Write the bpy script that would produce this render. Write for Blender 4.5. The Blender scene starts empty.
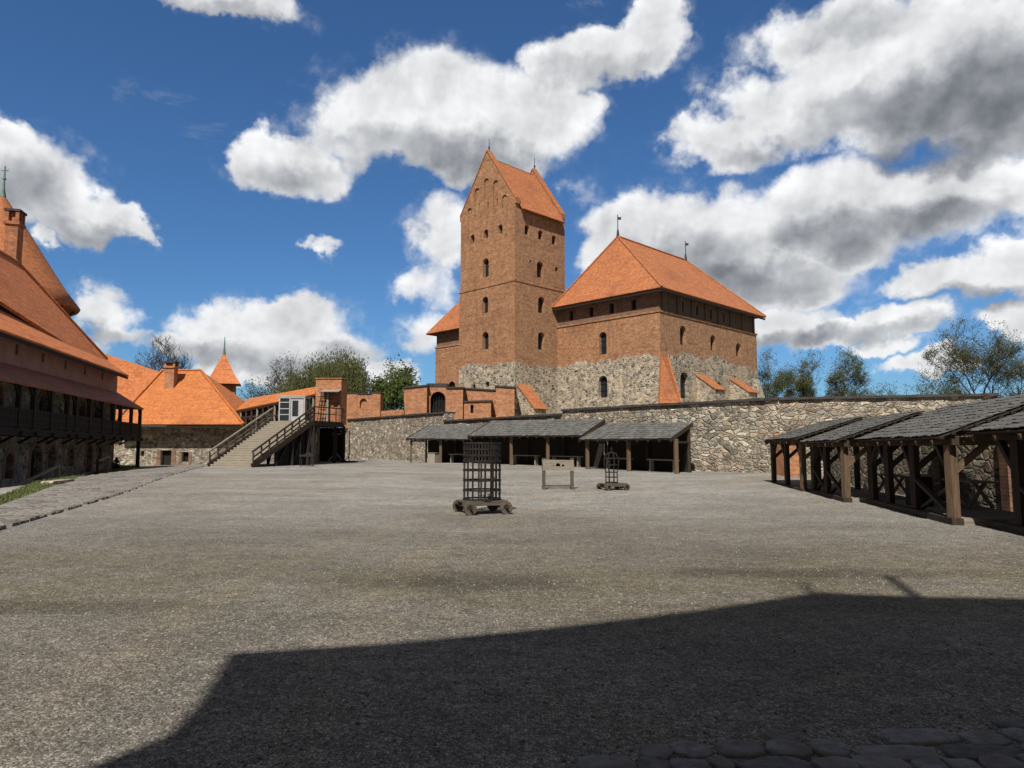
import bpy, bmesh, math, random
from mathutils import Vector, Matrix
random.seed(7)
R = math.radians
C = bpy.context.scene.collection
scene = bpy.context.scene
RND = random.Random(11)

# ------------------------------------------------------------------ survey helpers
# Viewpoint: eye 1.65 m above the gravel, looking along +Y.  The functions turn a sighted
# direction into a real point on a real plane (ground, a facade, a wall line).
FOC = 705.0
PITCH = math.atan(65 / 705.0)
EYE = 1.65
cp, sp = math.cos(PITCH), math.sin(PITCH)
Q = math.sqrt(0.5)

def ray(px, py):
    u = (px - 512) / FOC; v = (384 - py) / FOC
    return Vector((u, cp - v * sp, sp + v * cp))
def atY(px, py, Y):
    d = ray(px, py); t = Y / d.y
    return Vector((d.x * t, Y, EYE + d.z * t))
def gnd(px, py, z=0.0):
    d = ray(px, py); t = (z - EYE) / d.z
    return Vector((d.x * t, d.y * t, z))
def sstep(a, b, x):
    t = max(0.0, min(1.0, (x - a) / (b - a)))
    return t * t * (3 - 2 * t)

# left gallery building frame: origin at its far stone corner, E1 towards the near end, N1 out to the court
LO = Vector((-34.8, 61.9, 0)); E1 = Vector((.246, -.969, 0)).normalized(); N1 = Vector((.969, .246, 0)).normalized()
def LP(s, d, z): 
    p = LO + E1 * s + N1 * d
    return Vector((p.x, p.y, z))

def gz(x, y):
    z = .5 * sstep(18, 62, y) * (1 - sstep(20, 33, -x))
    rel = Vector((x, y, 0)) - LO
    s, d = rel.dot(E1), rel.dot(N1)
    dep = sstep(-2, 22, s) * (1 - sstep(3.0, 5.6, d)) * sstep(-14, -11, d)
    return z - 1.0 * dep

# ------------------------------------------------------------------ object bookkeeping
def tag(o, label=None, cat=None, group=None, kind=None):
    if label: o['label'] = label
    if cat: o['category'] = cat
    if group: o['group'] = group
    if kind: o['kind'] = kind
    return o
def thing(name, label, cat, loc=(0, 0, 0), group=None, rotz=0):
    o = bpy.data.objects.new(name, None); C.objects.link(o)
    o.location = loc; o.rotation_euler = (0, 0, rotz); o.empty_display_size = .2
    return tag(o, label, cat, group)
def wloc(o):
    v = Vector((0, 0, 0))
    while o is not None:
        v += Vector(o.location); o = o.parent
    return v
def copy_tree(o, parent=None):
    c = o.copy(); C.objects.link(c)
    if parent is not None: c.parent = parent
    for ch in [x for x in C.objects if x.parent is o]:
        copy_tree(ch, c)
    return c

class MB:
    """collects faces (world coordinates), then links them as ONE mesh object"""
    def __init__(self):
        self.v = []; self.f = []; self.uv = {}; self.smooth = set()
    def face(self, pts, uv=None, smooth=False):
        i = len(self.v); self.v += [Vector(p) for p in pts]
        k = len(self.f); self.f.append(tuple(range(i, i + len(pts))))
        if uv: self.uv[k] = uv
        if smooth: self.smooth.add(k)
        return self
    def mesh(self, vs, fs, smooth=False, uvs=None):
        i = len(self.v); self.v += [Vector(p) for p in vs]
        for n, f in enumerate(fs):
            k = len(self.f); self.f.append(tuple(i + j for j in f))
            if smooth: self.smooth.add(k)
            if uvs: self.uv[k] = uvs[n]
        return self
    def prism(self, pts, ext):
        pts = [Vector(p) for p in pts]; ext = Vector(ext); n = len(pts)
        nrm = Vector((0, 0, 0))
        for i in range(n): nrm += pts[i].cross(pts[(i + 1) % n])
        if nrm.dot(ext) > 0: pts.reverse()
        q = [p + ext for p in pts]
        self.mesh(pts + q, [tuple(range(n)), tuple(range(2 * n - 1, n - 1, -1))] +
                  [(i, i + n, (i + 1) % n + n, (i + 1) % n) for i in range(n)])
        return self
    def box(self, c, sx, sy, sz, ax=None):
        """c = centre of the bottom face; ax = horizontal x axis"""
        ax = Vector(ax).normalized() if ax is not None else Vector((1, 0, 0))
        ay = Vector((-ax.y, ax.x, 0)); c = Vector(c)
        p = [c + ax * (a * sx / 2) + ay * (b * sy / 2) for a, b in ((-1, -1), (1, -1), (1, 1), (-1, 1))]
        return self.prism(p, (0, 0, sz))
    def beam(self, a, b, w, h=None, up=(0, 0, 1), taper=1.0):
        h = h or w; a = Vector(a); b = Vector(b); d = (b - a); L = d.length
        if L < 1e-6: return self
        d.normalize(); up = Vector(up)
        x = d.cross(up)
        if x.length < 1e-3: x = d.cross(Vector((1, 0.2, 0)))
        x.normalize(); y = x.cross(d).normalized()
        def ring(p, k): return [p + x * (i * w / 2 * k) + y * (j * h / 2 * k) for i, j in ((-1, -1), (1, -1), (1, 1), (-1, 1))]
        A, B = ring(a, 1), ring(b, taper)
        o = RND.random() * 20
        fs = [(0, 1, 2, 3), (7, 6, 5, 4)]; us = [[(o, 0), (o, w), (o + h, w), (o + h, 0)]] * 2
        per = [0, w, w + h, 2 * w + h, 2 * w + 2 * h]
        for i in range(4):
            j = (i + 1) % 4
            fs.append((i, i + 4, j + 4, j))
            us.append([(o, o + per[i]), (o + L, o + per[i]), (o + L, o + per[i + 1]), (o, o + per[i + 1])])
        return self.mesh(A + B, fs, uvs=us)
    def tube(self, pts, rads, n=8, cap=True, smooth=True):
        pts = [Vector(p) for p in pts]
        if not hasattr(rads, '__len__'): rads = [rads] * len(pts)
        vs = []; fs = []; us = []; L = 0
        prevx = None
        for i, p in enumerate(pts):
            d = (pts[min(i + 1, len(pts) - 1)] - pts[max(i - 1, 0)]).normalized()
            x = prevx - d * prevx.dot(d) if prevx is not None else d.cross(Vector((0, 0, 1)))
            if x.length < 1e-3: x = d.cross(Vector((1, .1, 0)))
            x.normalize(); prevx = x; y = d.cross(x)
            for k in range(n):
                a = 2 * math.pi * k / n
                vs.append(p + (x * math.cos(a) + y * math.sin(a)) * rads[i])
        for i in range(len(pts) - 1):
            l = (pts[i + 1] - pts[i]).length
            for k in range(n):
                m = (k + 1) % n
                fs.append((i * n + k, i * n + m, (i + 1) * n + m, (i + 1) * n + k))
                c = 2 * math.pi * rads[0] / n
                us.append([(L, k * c), (L, (k + 1) * c), (L + l, (k + 1) * c), (L + l, k * c)])
            L += l
        self.mesh(vs, fs, smooth=smooth, uvs=us)
        if cap:
            m = len(pts) - 1
            self.face([vs[k] for k in range(n)][::-1]); self.face([vs[m * n + k] for k in range(n)])
        return self
    def ring(self, c, r, z0, z1, t, n=24):
        """hoop of flat strip around a vertical axis"""
        vs = []; fs = []
        for k in range(n):
            a = 2 * math.pi * k / n; ca, sa = math.cos(a), math.sin(a)
            for rr, zz in ((r, z0), (r + t, z0), (r + t, z1), (r, z1)):
                vs.append((c[0] + ca * rr, c[1] + sa * rr, zz))
        for k in range(n):
            m = (k + 1) % n
            for j in range(4):
                jj = (j + 1) % 4
                fs.append((k * 4 + j, m * 4 + j, m * 4 + jj, k * 4 + jj))
        return self.mesh(vs, fs)
    def slab(self, poly, th):
        """roof slab: polygon is the top face, thickness goes down along the normal"""
        poly = [Vector(p) for p in poly]; n = len(poly)
        nrm = Vector((0, 0, 0))
        for i in range(n): nrm += (poly[i] - poly[0]).cross(poly[(i + 1) % n] - poly[0])
        nrm.normalize()
        if nrm.z < 0: nrm = -nrm
        return self.prism(poly, nrm * -th)
    def lathe(self, c, prof, n=32, smooth=True):
        """profile [(r,z)...] turned about a vertical axis, uv = arc length"""
        vs = []; fs = []; us = []
        for r, z in prof:
            for k in range(n):
                a = 2 * math.pi * k / n
                vs.append((c[0] + r * math.cos(a), c[1] + r * math.sin(a), z))
        rm = max(r for r, z in prof); l = 0
        for i in range(len(prof) - 1):
            dl = math.hypot(prof[i + 1][0] - prof[i][0], prof[i + 1][1] - prof[i][1])
            for k in range(n):
                m = (k + 1) % n
                fs.append((i * n + k, i * n + m, (i + 1) * n + m, (i + 1) * n + k))
                w = 2 * math.pi * rm / n
                us.append([(k * w, l), ((k + 1) * w, l), ((k + 1) * w, l + dl), (k * w, l + dl)])
            l += dl
        return self.mesh(vs, fs, smooth=smooth, uvs=us)
    def build(self, name, mat, parent=None, label=None, cut=None, bevel=0, sub=0):
        off = wloc(parent) if parent is not None else Vector((0, 0, 0))
        me = bpy.data.meshes.new(name)
        me.from_pydata([v for v in self.v], [], self.f); me.update()
        if self.smooth:
            for k in self.smooth: me.polygons[k].use_smooth = True
        uvl = me.uv_layers.new(name='uv')
        for k, uvs in self.uv.items():
            for li, uv in zip(me.polygons[k].loop_indices, uvs): uvl.data[li].uv = uv
        if cut is not None or bevel:
            o = bpy.data.objects.new('tmp', me); C.objects.link(o)
            tmp = []
            if cut is not None:
                weld(me)
                for cm in cut:
                    cme = bpy.data.meshes.new('cut'); cme.from_pydata(cm.v, [], cm.f); cme.update(); weld(cme)
                    co = bpy.data.objects.new('cut', cme); C.objects.link(co); tmp.append(co)
                    m = o.modifiers.new('b', 'BOOLEAN'); m.operation = 'DIFFERENCE'; m.object = co; m.solver = 'EXACT'
            if bevel:
                weld(me)
                m = o.modifiers.new('v', 'BEVEL'); m.width = bevel; m.segments = 2; m.limit_method = 'ANGLE'
            dg = bpy.context.evaluated_depsgraph_get(); dg.update()
            me2 = bpy.data.meshes.new_from_object(o.evaluated_get(dg))
            me2.name = name
            for t in tmp + [o]: bpy.data.objects.remove(t)
            me = me2
            done = set()
        else:
            done = set(self.uv)
        project(me, done if cut is None and not bevel else set())
        for v in me.vertices: v.co = v.co - off
        me.materials.clear(); me.materials.append(mat)
        o = bpy.data.objects.new(name, me); C.objects.link(o)
        if parent is not None: o.parent = parent
        if label: o['label'] = label
        return o
def weld(me):
    bm = bmesh.new(); bm.from_mesh(me)
    bmesh.ops.remove_doubles(bm, verts=bm.verts, dist=1e-5)
    bmesh.ops.recalc_face_normals(bm, faces=bm.faces)
    bm.to_mesh(me); bm.free()
def project(me, done):
    """planar uv in metres: u horizontal, v up the wall or the slope"""
    if not me.uv_layers: me.uv_layers.new(name='uv')
    d = me.uv_layers[0].data
    for p in me.polygons:
        if p.index in done: continue
        n = p.normal
        t = Vector((0, 0, 1)).cross(n)
        if t.length < .12: t = Vector((1, 0, 0))
        t.normalize(); b = n.cross(t)
        for li in p.loop_indices:
            co = me.vertices[me.loops[li].vertex_index].co
            d[li].uv = (co.dot(t), co.dot(b))

# ------------------------------------------------------------------ materials
class NT:
    def __init__(self, nt): self.nt = nt
    def __call__(self, typ, ins=None, **props):
        n = self.nt.nodes.new(typ)
        for k, v in props.items(): setattr(n, k, v)
        for k, v in (ins or {}).items():
            s = n.inputs[k]
            if isinstance(v, bpy.types.NodeSocket): self.nt.links.new(v, s)
            elif isinstance(v, bpy.types.Node): self.nt.links.new(v.outputs[0], s)
            else: s.default_value = v
        return n
    def math(self, op, a, b=None, c=None, clamp=False):
        ins = {0: a}
        if b is not None: ins[1] = b
        if c is not None: ins[2] = c
        return self('ShaderNodeMath', ins, operation=op, use_clamp=clamp).outputs[0]
    def mix(self, fac, a, b, blend='MIX'):
        n = self('ShaderNodeMix', data_type='RGBA', blend_type=blend, clamp_factor=True)
        for idx, v in ((0, fac), (6, a), (7, b)):
            s = n.inputs[idx]
            if isinstance(v, bpy.types.NodeSocket): self.nt.links.new(v, s)
            elif idx == 0: s.default_value = v
            else: s.default_value = (*v, 1) if len(v) == 3 else v
        return n.outputs[2]
    def ramp(self, fac, a, b, ca=0.0, cb=1.0):
        n = self('ShaderNodeMapRange', {0: fac, 1: a, 2: b, 3: ca, 4: cb}, interpolation_type='SMOOTHSTEP')
        return n.outputs[0]
    def noise(self, vec, scale, detail=4, rough=.55, dist=0):
        return self('ShaderNodeTexNoise', {'Vector': vec, 'Scale': scale, 'Detail': detail, 'Roughness': rough, 'Distortion': dist}).outputs[0]
    def mapv(self, vec, s):
        return self('ShaderNodeVectorMath', {0: vec, 1: s}, operation='MULTIPLY').outputs[0]
    def grey(self, v):
        return self('ShaderNodeCombineColor', {0: v, 1: v, 2: v}).outputs[0]

def newmat(name):
    m = bpy.data.materials.new(name); m.use_nodes = True; m.node_tree.nodes.clear()
    g = NT(m.node_tree)
    out = g('ShaderNodeOutputMaterial'); b = g('ShaderNodeBsdfPrincipled')
    m.node_tree.links.new(b.outputs[0], out.inputs[0])
    b.inputs['Specular IOR Level'].default_value = .2
    g.b = b
    return m, g
def fin(g, col, rough=.85, height=None, bstr=.5, bdist=.02):
    l = g.nt.links
    if isinstance(col, bpy.types.NodeSocket): l.new(col, g.b.inputs['Base Color'])
    else: g.b.inputs['Base Color'].default_value = (*col, 1)
    if isinstance(rough, bpy.types.NodeSocket): l.new(rough, g.b.inputs['Roughness'])
    else: g.b.inputs['Roughness'].default_value = rough
    if height is not None:
        bp = g('ShaderNodeBump', {'Height': height, 'Strength': bstr, 'Distance': bdist})
        l.new(bp.outputs[0], g.b.inputs['Normal'])

def uv_of(g): return g('ShaderNodeUVMap', uv_map='uv').outputs[0]
def pos_of(g): return g('ShaderNodeNewGeometry').outputs['Position']

def brick_nodes(g, c1=(.45, .215, .105), c2=(.35, .15, .072), mortar=(.46, .36, .25), tone=1.0, patch=(.50, .30, .165), dark=(.19, .092, .058), wear=.42):
    uv = uv_of(g); P = pos_of(g)
    wob = g('ShaderNodeVectorMath', {0: uv, 1: g('ShaderNodeVectorMath', {0: g('ShaderNodeTexNoise', {'Vector': P, 'Scale': 1.3}).outputs[1], 1: (.03, .03, 0)}, operation='MULTIPLY').outputs[0]}, operation='ADD').outputs[0]
    br = g('ShaderNodeTexBrick', {'Vector': wob, 'Color1': (*c1, 1), 'Color2': (*c2, 1), 'Mortar': (*mortar, 1), 'Scale': 1, 'Mortar Size': .011, 'Mortar Smooth': .3, 'Bias': -.1, 'Brick Width': .30, 'Row Height': .1})
    big = g.noise(P, .22, 5, .6); mid = g.noise(P, 1.1, 6, .65)
    streak = g.noise(g.mapv(uv, (.35, 3.2, 1)), 1.0, 5, .6)
    vert = g.noise(g.mapv(uv, (1.6, .12, 1)), 1.0, 4, .6)
    c = g.mix(g.ramp(mid, .42, .72, 0, .75), br.outputs[0], patch)
    c = g.mix(g.ramp(big, .5, .75, 0, wear), c, dark)
    c = g.mix(g.ramp(streak, .53, .70, 0, .55), c, dark)
    c = g.mix(g.ramp(streak, .45, .3, 0, .45), c, patch)
    c = g.mix(g.ramp(vert, .54, .74, 0, .5), c, dark)
    f = g.noise(P, 5, 4, .7); md2 = g.noise(g.mapv(P, (1, 1, 1.8)), 2.3, 6, .7)
    c = g.mix(1.0, c, g.grey(g.ramp(md2, .3, .7, .66, 1.22)), 'MULTIPLY')
    c = g.mix(g.ramp(f, .3, .7, .0, .8), g.mix(1.0, c, (.74, .72, .70), 'MULTIPLY'), c)
    h = g.math('ADD', g.math('MULTIPLY', br.outputs[1], -.6), g.math('MULTIPLY', f, 1.0))
    return c, h
def stone_nodes(g, scale=2.4, cols=((.42, .36, .27), (.30, .27, .23), (.36, .25, .19), (.5, .45, .36), (.2, .19, .18)), mortar=(.45, .40, .31), mw=.05, soft=.02):
    uv = uv_of(g); P = pos_of(g)
    nv = g('ShaderNodeTexNoise', {'Vector': P, 'Scale': 1.6, 'Detail': 3}).outputs[1]
    w = g('ShaderNodeVectorMath', {0: nv, 1: (.35, .25, 0)}, operation='MULTIPLY').outputs[0]
    vec = g('ShaderNodeVectorMath', {0: g.mapv(uv, (.62, 1.12, 1)), 1: w}, operation='ADD').outputs[0]
    def vor(sc):
        a = g('ShaderNodeTexVoronoi', {'Vector': vec, 'Scale': sc, 'Randomness': 1.0}, feature='F1', voronoi_dimensions='2D')
        b = g('ShaderNodeTexVoronoi', {'Vector': vec, 'Scale': sc, 'Randomness': 1.0}, feature='DISTANCE_TO_EDGE', voronoi_dimensions='2D')
        return a, b
    (va, ea), (vb, eb) = vor(scale), vor(scale * 2.1)
    sel = g.ramp(g('ShaderNodeSeparateColor', {0: va.outputs[1]}).outputs[2], .58, .60)
    colr = g.mix(sel, va.outputs[1], vb.outputs[1])
    edist = g('ShaderNodeMix', {0: sel, 2: ea.outputs[0], 3: g.math('MINIMUM', ea.outputs[0], eb.outputs[0])}).outputs[0]
    r = g('ShaderNodeSeparateColor', {0: colr})
    cr = g('ShaderNodeValToRGB', {0: r.outputs[0]}); e = cr.color_ramp; e.interpolation = 'CONSTANT'
    e.elements[0].color = (*cols[0], 1); e.elements[0].position = 0
    e.elements[1].color = (*cols[1], 1); e.elements[1].position = 1 / len(cols)
    for i in range(2, len(cols)):
        el = e.elements.new(i / len(cols)); el.color = (*cols[i], 1)
    val = g.ramp(r.outputs[1], 0, 1, .5, 1.2)
    c = g.mix(1.0, cr.outputs[0], g.grey(val), 'MULTIPLY')
    f = g.noise(P, 7, 5, .7)
    c = g.mix(1.0, c, g.grey(g.ramp(f, .25, .75, .55, 1.35)), 'MULTIPLY')
    edge = g.ramp(edist, mw, mw + soft + .04, 1, 0)
    n2 = g.noise(P, 2.2, 4, .6)
    c = g.mix(g.math('MULTIPLY', edge, g.ramp(n2, .3, .65, .35, 1)), c, mortar)
    big = g.noise(P, .35, 5, .6)
    c = g.mix(g.ramp(big, .45, .8, 0, .6), c, (.17, .145, .115))
    c = g.mix(1.0, c, g.grey(g.ramp(n2, .3, .7, .78, 1.15)), 'MULTIPLY')
    h = g.math('ADD', g.ramp(edist, 0, .2, 0, 1), g.math('MULTIPLY', f, .35))
    return c, h

def mat_brick(name, **k):
    bs = k.pop('bstr', .45)
    m, g = newmat(name); c, h = brick_nodes(g, **k); fin(g, c, .9, h, bs, .015); return m
def mat_stone(name, bd=.09, bs=.7, **k):
    m, g = newmat(name); c, h = stone_nodes(g, **k); fin(g, c, .92, h, bs, bd); return m
def mat_keep(name, zlev, amp=1.1, slope=0.0, sscale=2.0, plaster=.25):
    """brick above, fieldstone rubble below; irregular join"""
    m, g = newmat(name)
    cb, hb = brick_nodes(g)
    cs, hs = stone_nodes(g, scale=sscale, cols=((.40, .33, .24), (.24, .215, .19), (.45, .385, .29), (.33, .27, .21), (.155, .145, .135)), mortar=(.50, .42, .31), mw=.07, soft=.05)
    P = pos_of(g)
    z = g('ShaderNodeSeparateXYZ', {0: P}).outputs[2]
    n = g.noise(P, .28, 6, .62)
    zz = g.math('ADD', z, g.math('MULTIPLY', g.math('SUBTRACT', n, .5), amp * 4))
    mask = g.ramp(zz, zlev - .15, zlev + .15, 0, 1)
    # old render left on part of the rubble
    pl = g.math('MULTIPLY', g.ramp(g.noise(g.mapv(P, (1, 1, .45)), .16, 5, .6), .55, .66), plaster)
    cs = g.mix(pl, cs, (.52, .41, .27))
    fin(g, g.mix(mask, cs, cb), .92, g('ShaderNodeMix', {0: mask, 2: hs, 3: hb}).outputs[0], .55, .05)
    return m
def mat_tile(name, base=(.60, .165, .05), alt=(.43, .11, .035), dark=(.22, .065, .03), row=.17, w=.18, stain=.55, shift=0):
    m, g = newmat(name); uv = uv_of(g); P = pos_of(g)
    br = g('ShaderNodeTexBrick', {'Vector': uv, 'Color1': (*base, 1), 'Color2': (*alt, 1), 'Mortar': (*dark, 1), 'Scale': 1, 'Mortar Size': .012, 'Mortar Smooth': .4, 'Bias': -.25, 'Brick Width': w, 'Row Height': row})
    big = g.noise(P, .2, 5, .6); mid = g.noise(P, 1.4, 5, .65)
    st = g.noise(g.mapv(uv, (2.2, .16, 1)), 1.0, 4, .6)
    c = g.mix(g.ramp(mid, .45, .75, 0, .55), br.outputs[0], alt)
    c = g.mix(g.ramp(big, .48, .75, 0, stain), c, dark)
    c = g.mix(g.ramp(st, .55, .8, 0, stain), c, dark)
    vv = g('ShaderNodeSeparateXYZ', {0: uv}).outputs[1]
    saw = g.math('FRACT', g.math('DIVIDE', vv, row))
    uu = g('ShaderNodeSeparateXYZ', {0: uv}).outputs[0]
    arc = g.math('ABSOLUTE', g.math('SINE', g.math('MULTIPLY', uu, math.pi / w)))
    c = g.mix(1.0, c, g.grey(g.ramp(g.noise(P, 3.4, 6, .75), .3, .7, .74, 1.2)), 'MULTIPLY')
    c = g.mix(1.0, c, g.grey(g.ramp(g.noise(g.mapv(uv, (.5, 4.2, 1)), 1.0, 5, .7), .3, .7, .80, 1.14)), 'MULTIPLY')
    c = g.mix(g.ramp(g.noise(P, .75, 6, .7), .60, .74, 0, .45), c, (.20, .13, .08))
    h = g.math('ADD', g.math('MULTIPLY', saw, -1.0), g.math('MULTIPLY', arc, .35))
    h = g.math('ADD', h, g.math('MULTIPLY', g.noise(P, 4, 3, .6), .5))
    fin(g, c, .78, h, .55, .03)
    return m
def mat_wood(name, a=(.07, .045, .03), b=(.15, .105, .075), grey=0.0, rough=.85, scale=1.0, spec=.2):
    m, g = newmat(name); uv = uv_of(g); P = pos_of(g)
    gr = g.noise(g.mapv(uv, (1.5 * scale, 26 * scale, 1)), 1.0, 5, .65, .6)
    pt = g.noise(P, .9, 4, .6); fn = g.noise(g.mapv(uv, (6, 90, 1)), 1.0, 3, .6)
    c = g.mix(g.ramp(gr, .3, .7), a, b)
    c = g.mix(g.ramp(pt, .4, .75, 0, .7), c, tuple(.55 * x + .45 * y for x, y in zip(a, b)))
    c = g.mix(1.0, c, g.grey(g.ramp(fn, .25, .75, .7, 1.2)), 'MULTIPLY')
    fin(g, c, rough, g.math('ADD', gr, g.math('MULTIPLY', fn, .5)), .5, .008)
    g.b.inputs['Specular IOR Level'].default_value = spec
    return m
def mat_plain(name, col, rough=.7, var=.35, scale=6, metal=0, bs=.2):
    m, g = newmat(name); P = pos_of(g)
    n = g.noise(P, scale, 6, .65)
    c = g.mix(1.0, col, g.grey(g.ramp(n, .25, .75, 1 - var, 1 + var)), 'MULTIPLY')
    fin(g, c, rough, n, bs, .01)
    g.b.inputs['Metallic'].default_value = metal
    return m

M = {}
M['keep_tower'] = mat_keep('tower_masonry', 11.6, .75, sscale=3.3, plaster=.35)
M['keep_hall'] = mat_keep('hall_masonry', 12.0, .95, sscale=3.3, plaster=.7)
M['keep_wing'] = mat_keep('wing_masonry', 9.0, .6)
M['brick'] = mat_brick('red_brick', c1=(.42, .15, .07), c2=(.34, .115, .055), mortar=(.42, .30, .2), patch=(.48, .2, .1), dark=(.2, .08, .045), wear=.35)
M['brick_new'] = mat_brick('restored_brick', c1=(.50, .21, .10), c2=(.42, .165, .078), mortar=(.48, .34, .22), patch=(.54, .27, .14), dark=(.29, .125, .07), wear=.35)
M['rubble'] = mat_stone('fieldstone_wall', bd=.12, bs=.85, scale=3.7, cols=((.48, .42, .32), (.39, .35, .285), (.43, .335, .25), (.52, .46, .36), (.36, .285, .21), (.27, .25, .22), (.44, .385, .30)), mortar=(.39, .34, .265), mw=.02, soft=.05)
M['rubble_shade'] = mat_stone('shaded_gallery_stone', scale=3.2, cols=((.33, .30, .25), (.25, .23, .2), (.29, .23, .185), (.36, .33, .28), (.2, .185, .17)), mortar=(.36, .325, .27))  # darker fieldstone copy, the gallery side's shade is put into its colours
M['range_stone'] = mat_stone('range_stone_wall', bd=.05, scale=3.4, cols=((.44, .39, .29), (.30, .26, .21), (.40, .26, .19), (.5, .46, .37), (.24, .2, .17)), mortar=(.42, .37, .28))
M['plaster'] = mat_plain('mauve_plaster', (.30, .17, .135), .9, .18, 1.2)
M['tile'] = mat_tile('orange_roof_tile', (.64, .225, .085), (.52, .17, .062), (.28, .095, .045), stain=.4)
M['tile_keep'] = mat_tile('keep_roof_tile', (.47, .178, .072), (.37, .128, .053), (.2, .077, .044), stain=.5)
M['tile_new'] = mat_tile('bright_roof_tile', (.53, .185, .058), (.44, .145, .046), (.27, .09, .037), stain=.4)
M['tile_dull'] = mat_tile('pent_roof_tile', (.36, .15, .10), (.28, .115, .08), (.16, .07, .05))
M['cap'] = mat_plain('dark_wall_coping', (.055, .048, .045), .8, .35, 2.5)
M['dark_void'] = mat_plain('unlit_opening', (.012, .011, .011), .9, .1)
M['glass'] = mat_plain('window_glass', (.02, .023, .027), .15, .2, 2)
M['wood_dark'] = mat_wood('dark_timber', (.028, .02, .015), (.07, .05, .036))
M['wood_black'] = mat_wood('tarred_timber', (.012, .010, .009), (.035, .027, .022))
M['wood_brown'] = mat_wood('brown_timber', (.085, .055, .034), (.185, .125, .078))
M['attic_shade_brown'] = mat_wood('attic_shade_boards', (.10, .066, .048), (.17, .115, .082))  # brown that carries the eaves shade of the attic band
M['wood_grey'] = mat_wood('weathered_timber', (.16, .135, .105), (.33, .285, .23))
M['cart'] = mat_wood('cart_timber', (.06, .048, .037), (.145, .12, .095))
M['wood_pale'] = mat_wood('pale_timber', (.22, .185, .145), (.38, .335, .27))
M['iron'] = mat_plain('rusty_iron', (.032, .026, .023), .65, .45, 14, .35)
M['metal'] = mat_plain('dark_metal', (.04, .042, .045), .5, .3, 8, .6)
M['white'] = mat_plain('white_frame', (.43, .425, .41), .5, .12, 3)
M['pane'] = mat_plain('booth_glass', (.03, .035, .04), .12, .25, 1.5)
M['brick_shade'] = mat_brick('shaded_brick', c1=(.27, .14, .09), c2=(.22, .11, .07), mortar=(.3, .24, .18), patch=(.3, .19, .13), dark=(.14, .08, .06))  # duller brick copy with shade mixed into its colours
M['rope'] = mat_plain('hemp_rope', (.42, .35, .24), .9, .2, 20)
M['copper'] = mat_plain('green_copper', (.12, .2, .17), .6, .3, 9, .3)

def mat_shingle():
    m, g = newmat('grey_wood_shingle'); uv = uv_of(g); P = pos_of(g)
    rnd = g('ShaderNodeNewGeometry').outputs['Random Per Island']
    gr = g.noise(g.mapv(uv, (30, 2.2, 1)), 1.0, 4, .6)
    c = g.mix(g.ramp(gr, .3, .7), (.072, .07, .067), (.165, .16, .15))
    c = g.mix(1.0, c, g.grey(g.ramp(rnd, 0, 1, .74, 1.16)), 'MULTIPLY')
    c = g.mix(g.ramp(g.noise(P, .9, 5, .6), .5, .75, 0, .6), c, (.10, .10, .085))
    fin(g, c, .9, gr, .5, .01)
    return m
M['shingle'] = mat_shingle()
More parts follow.
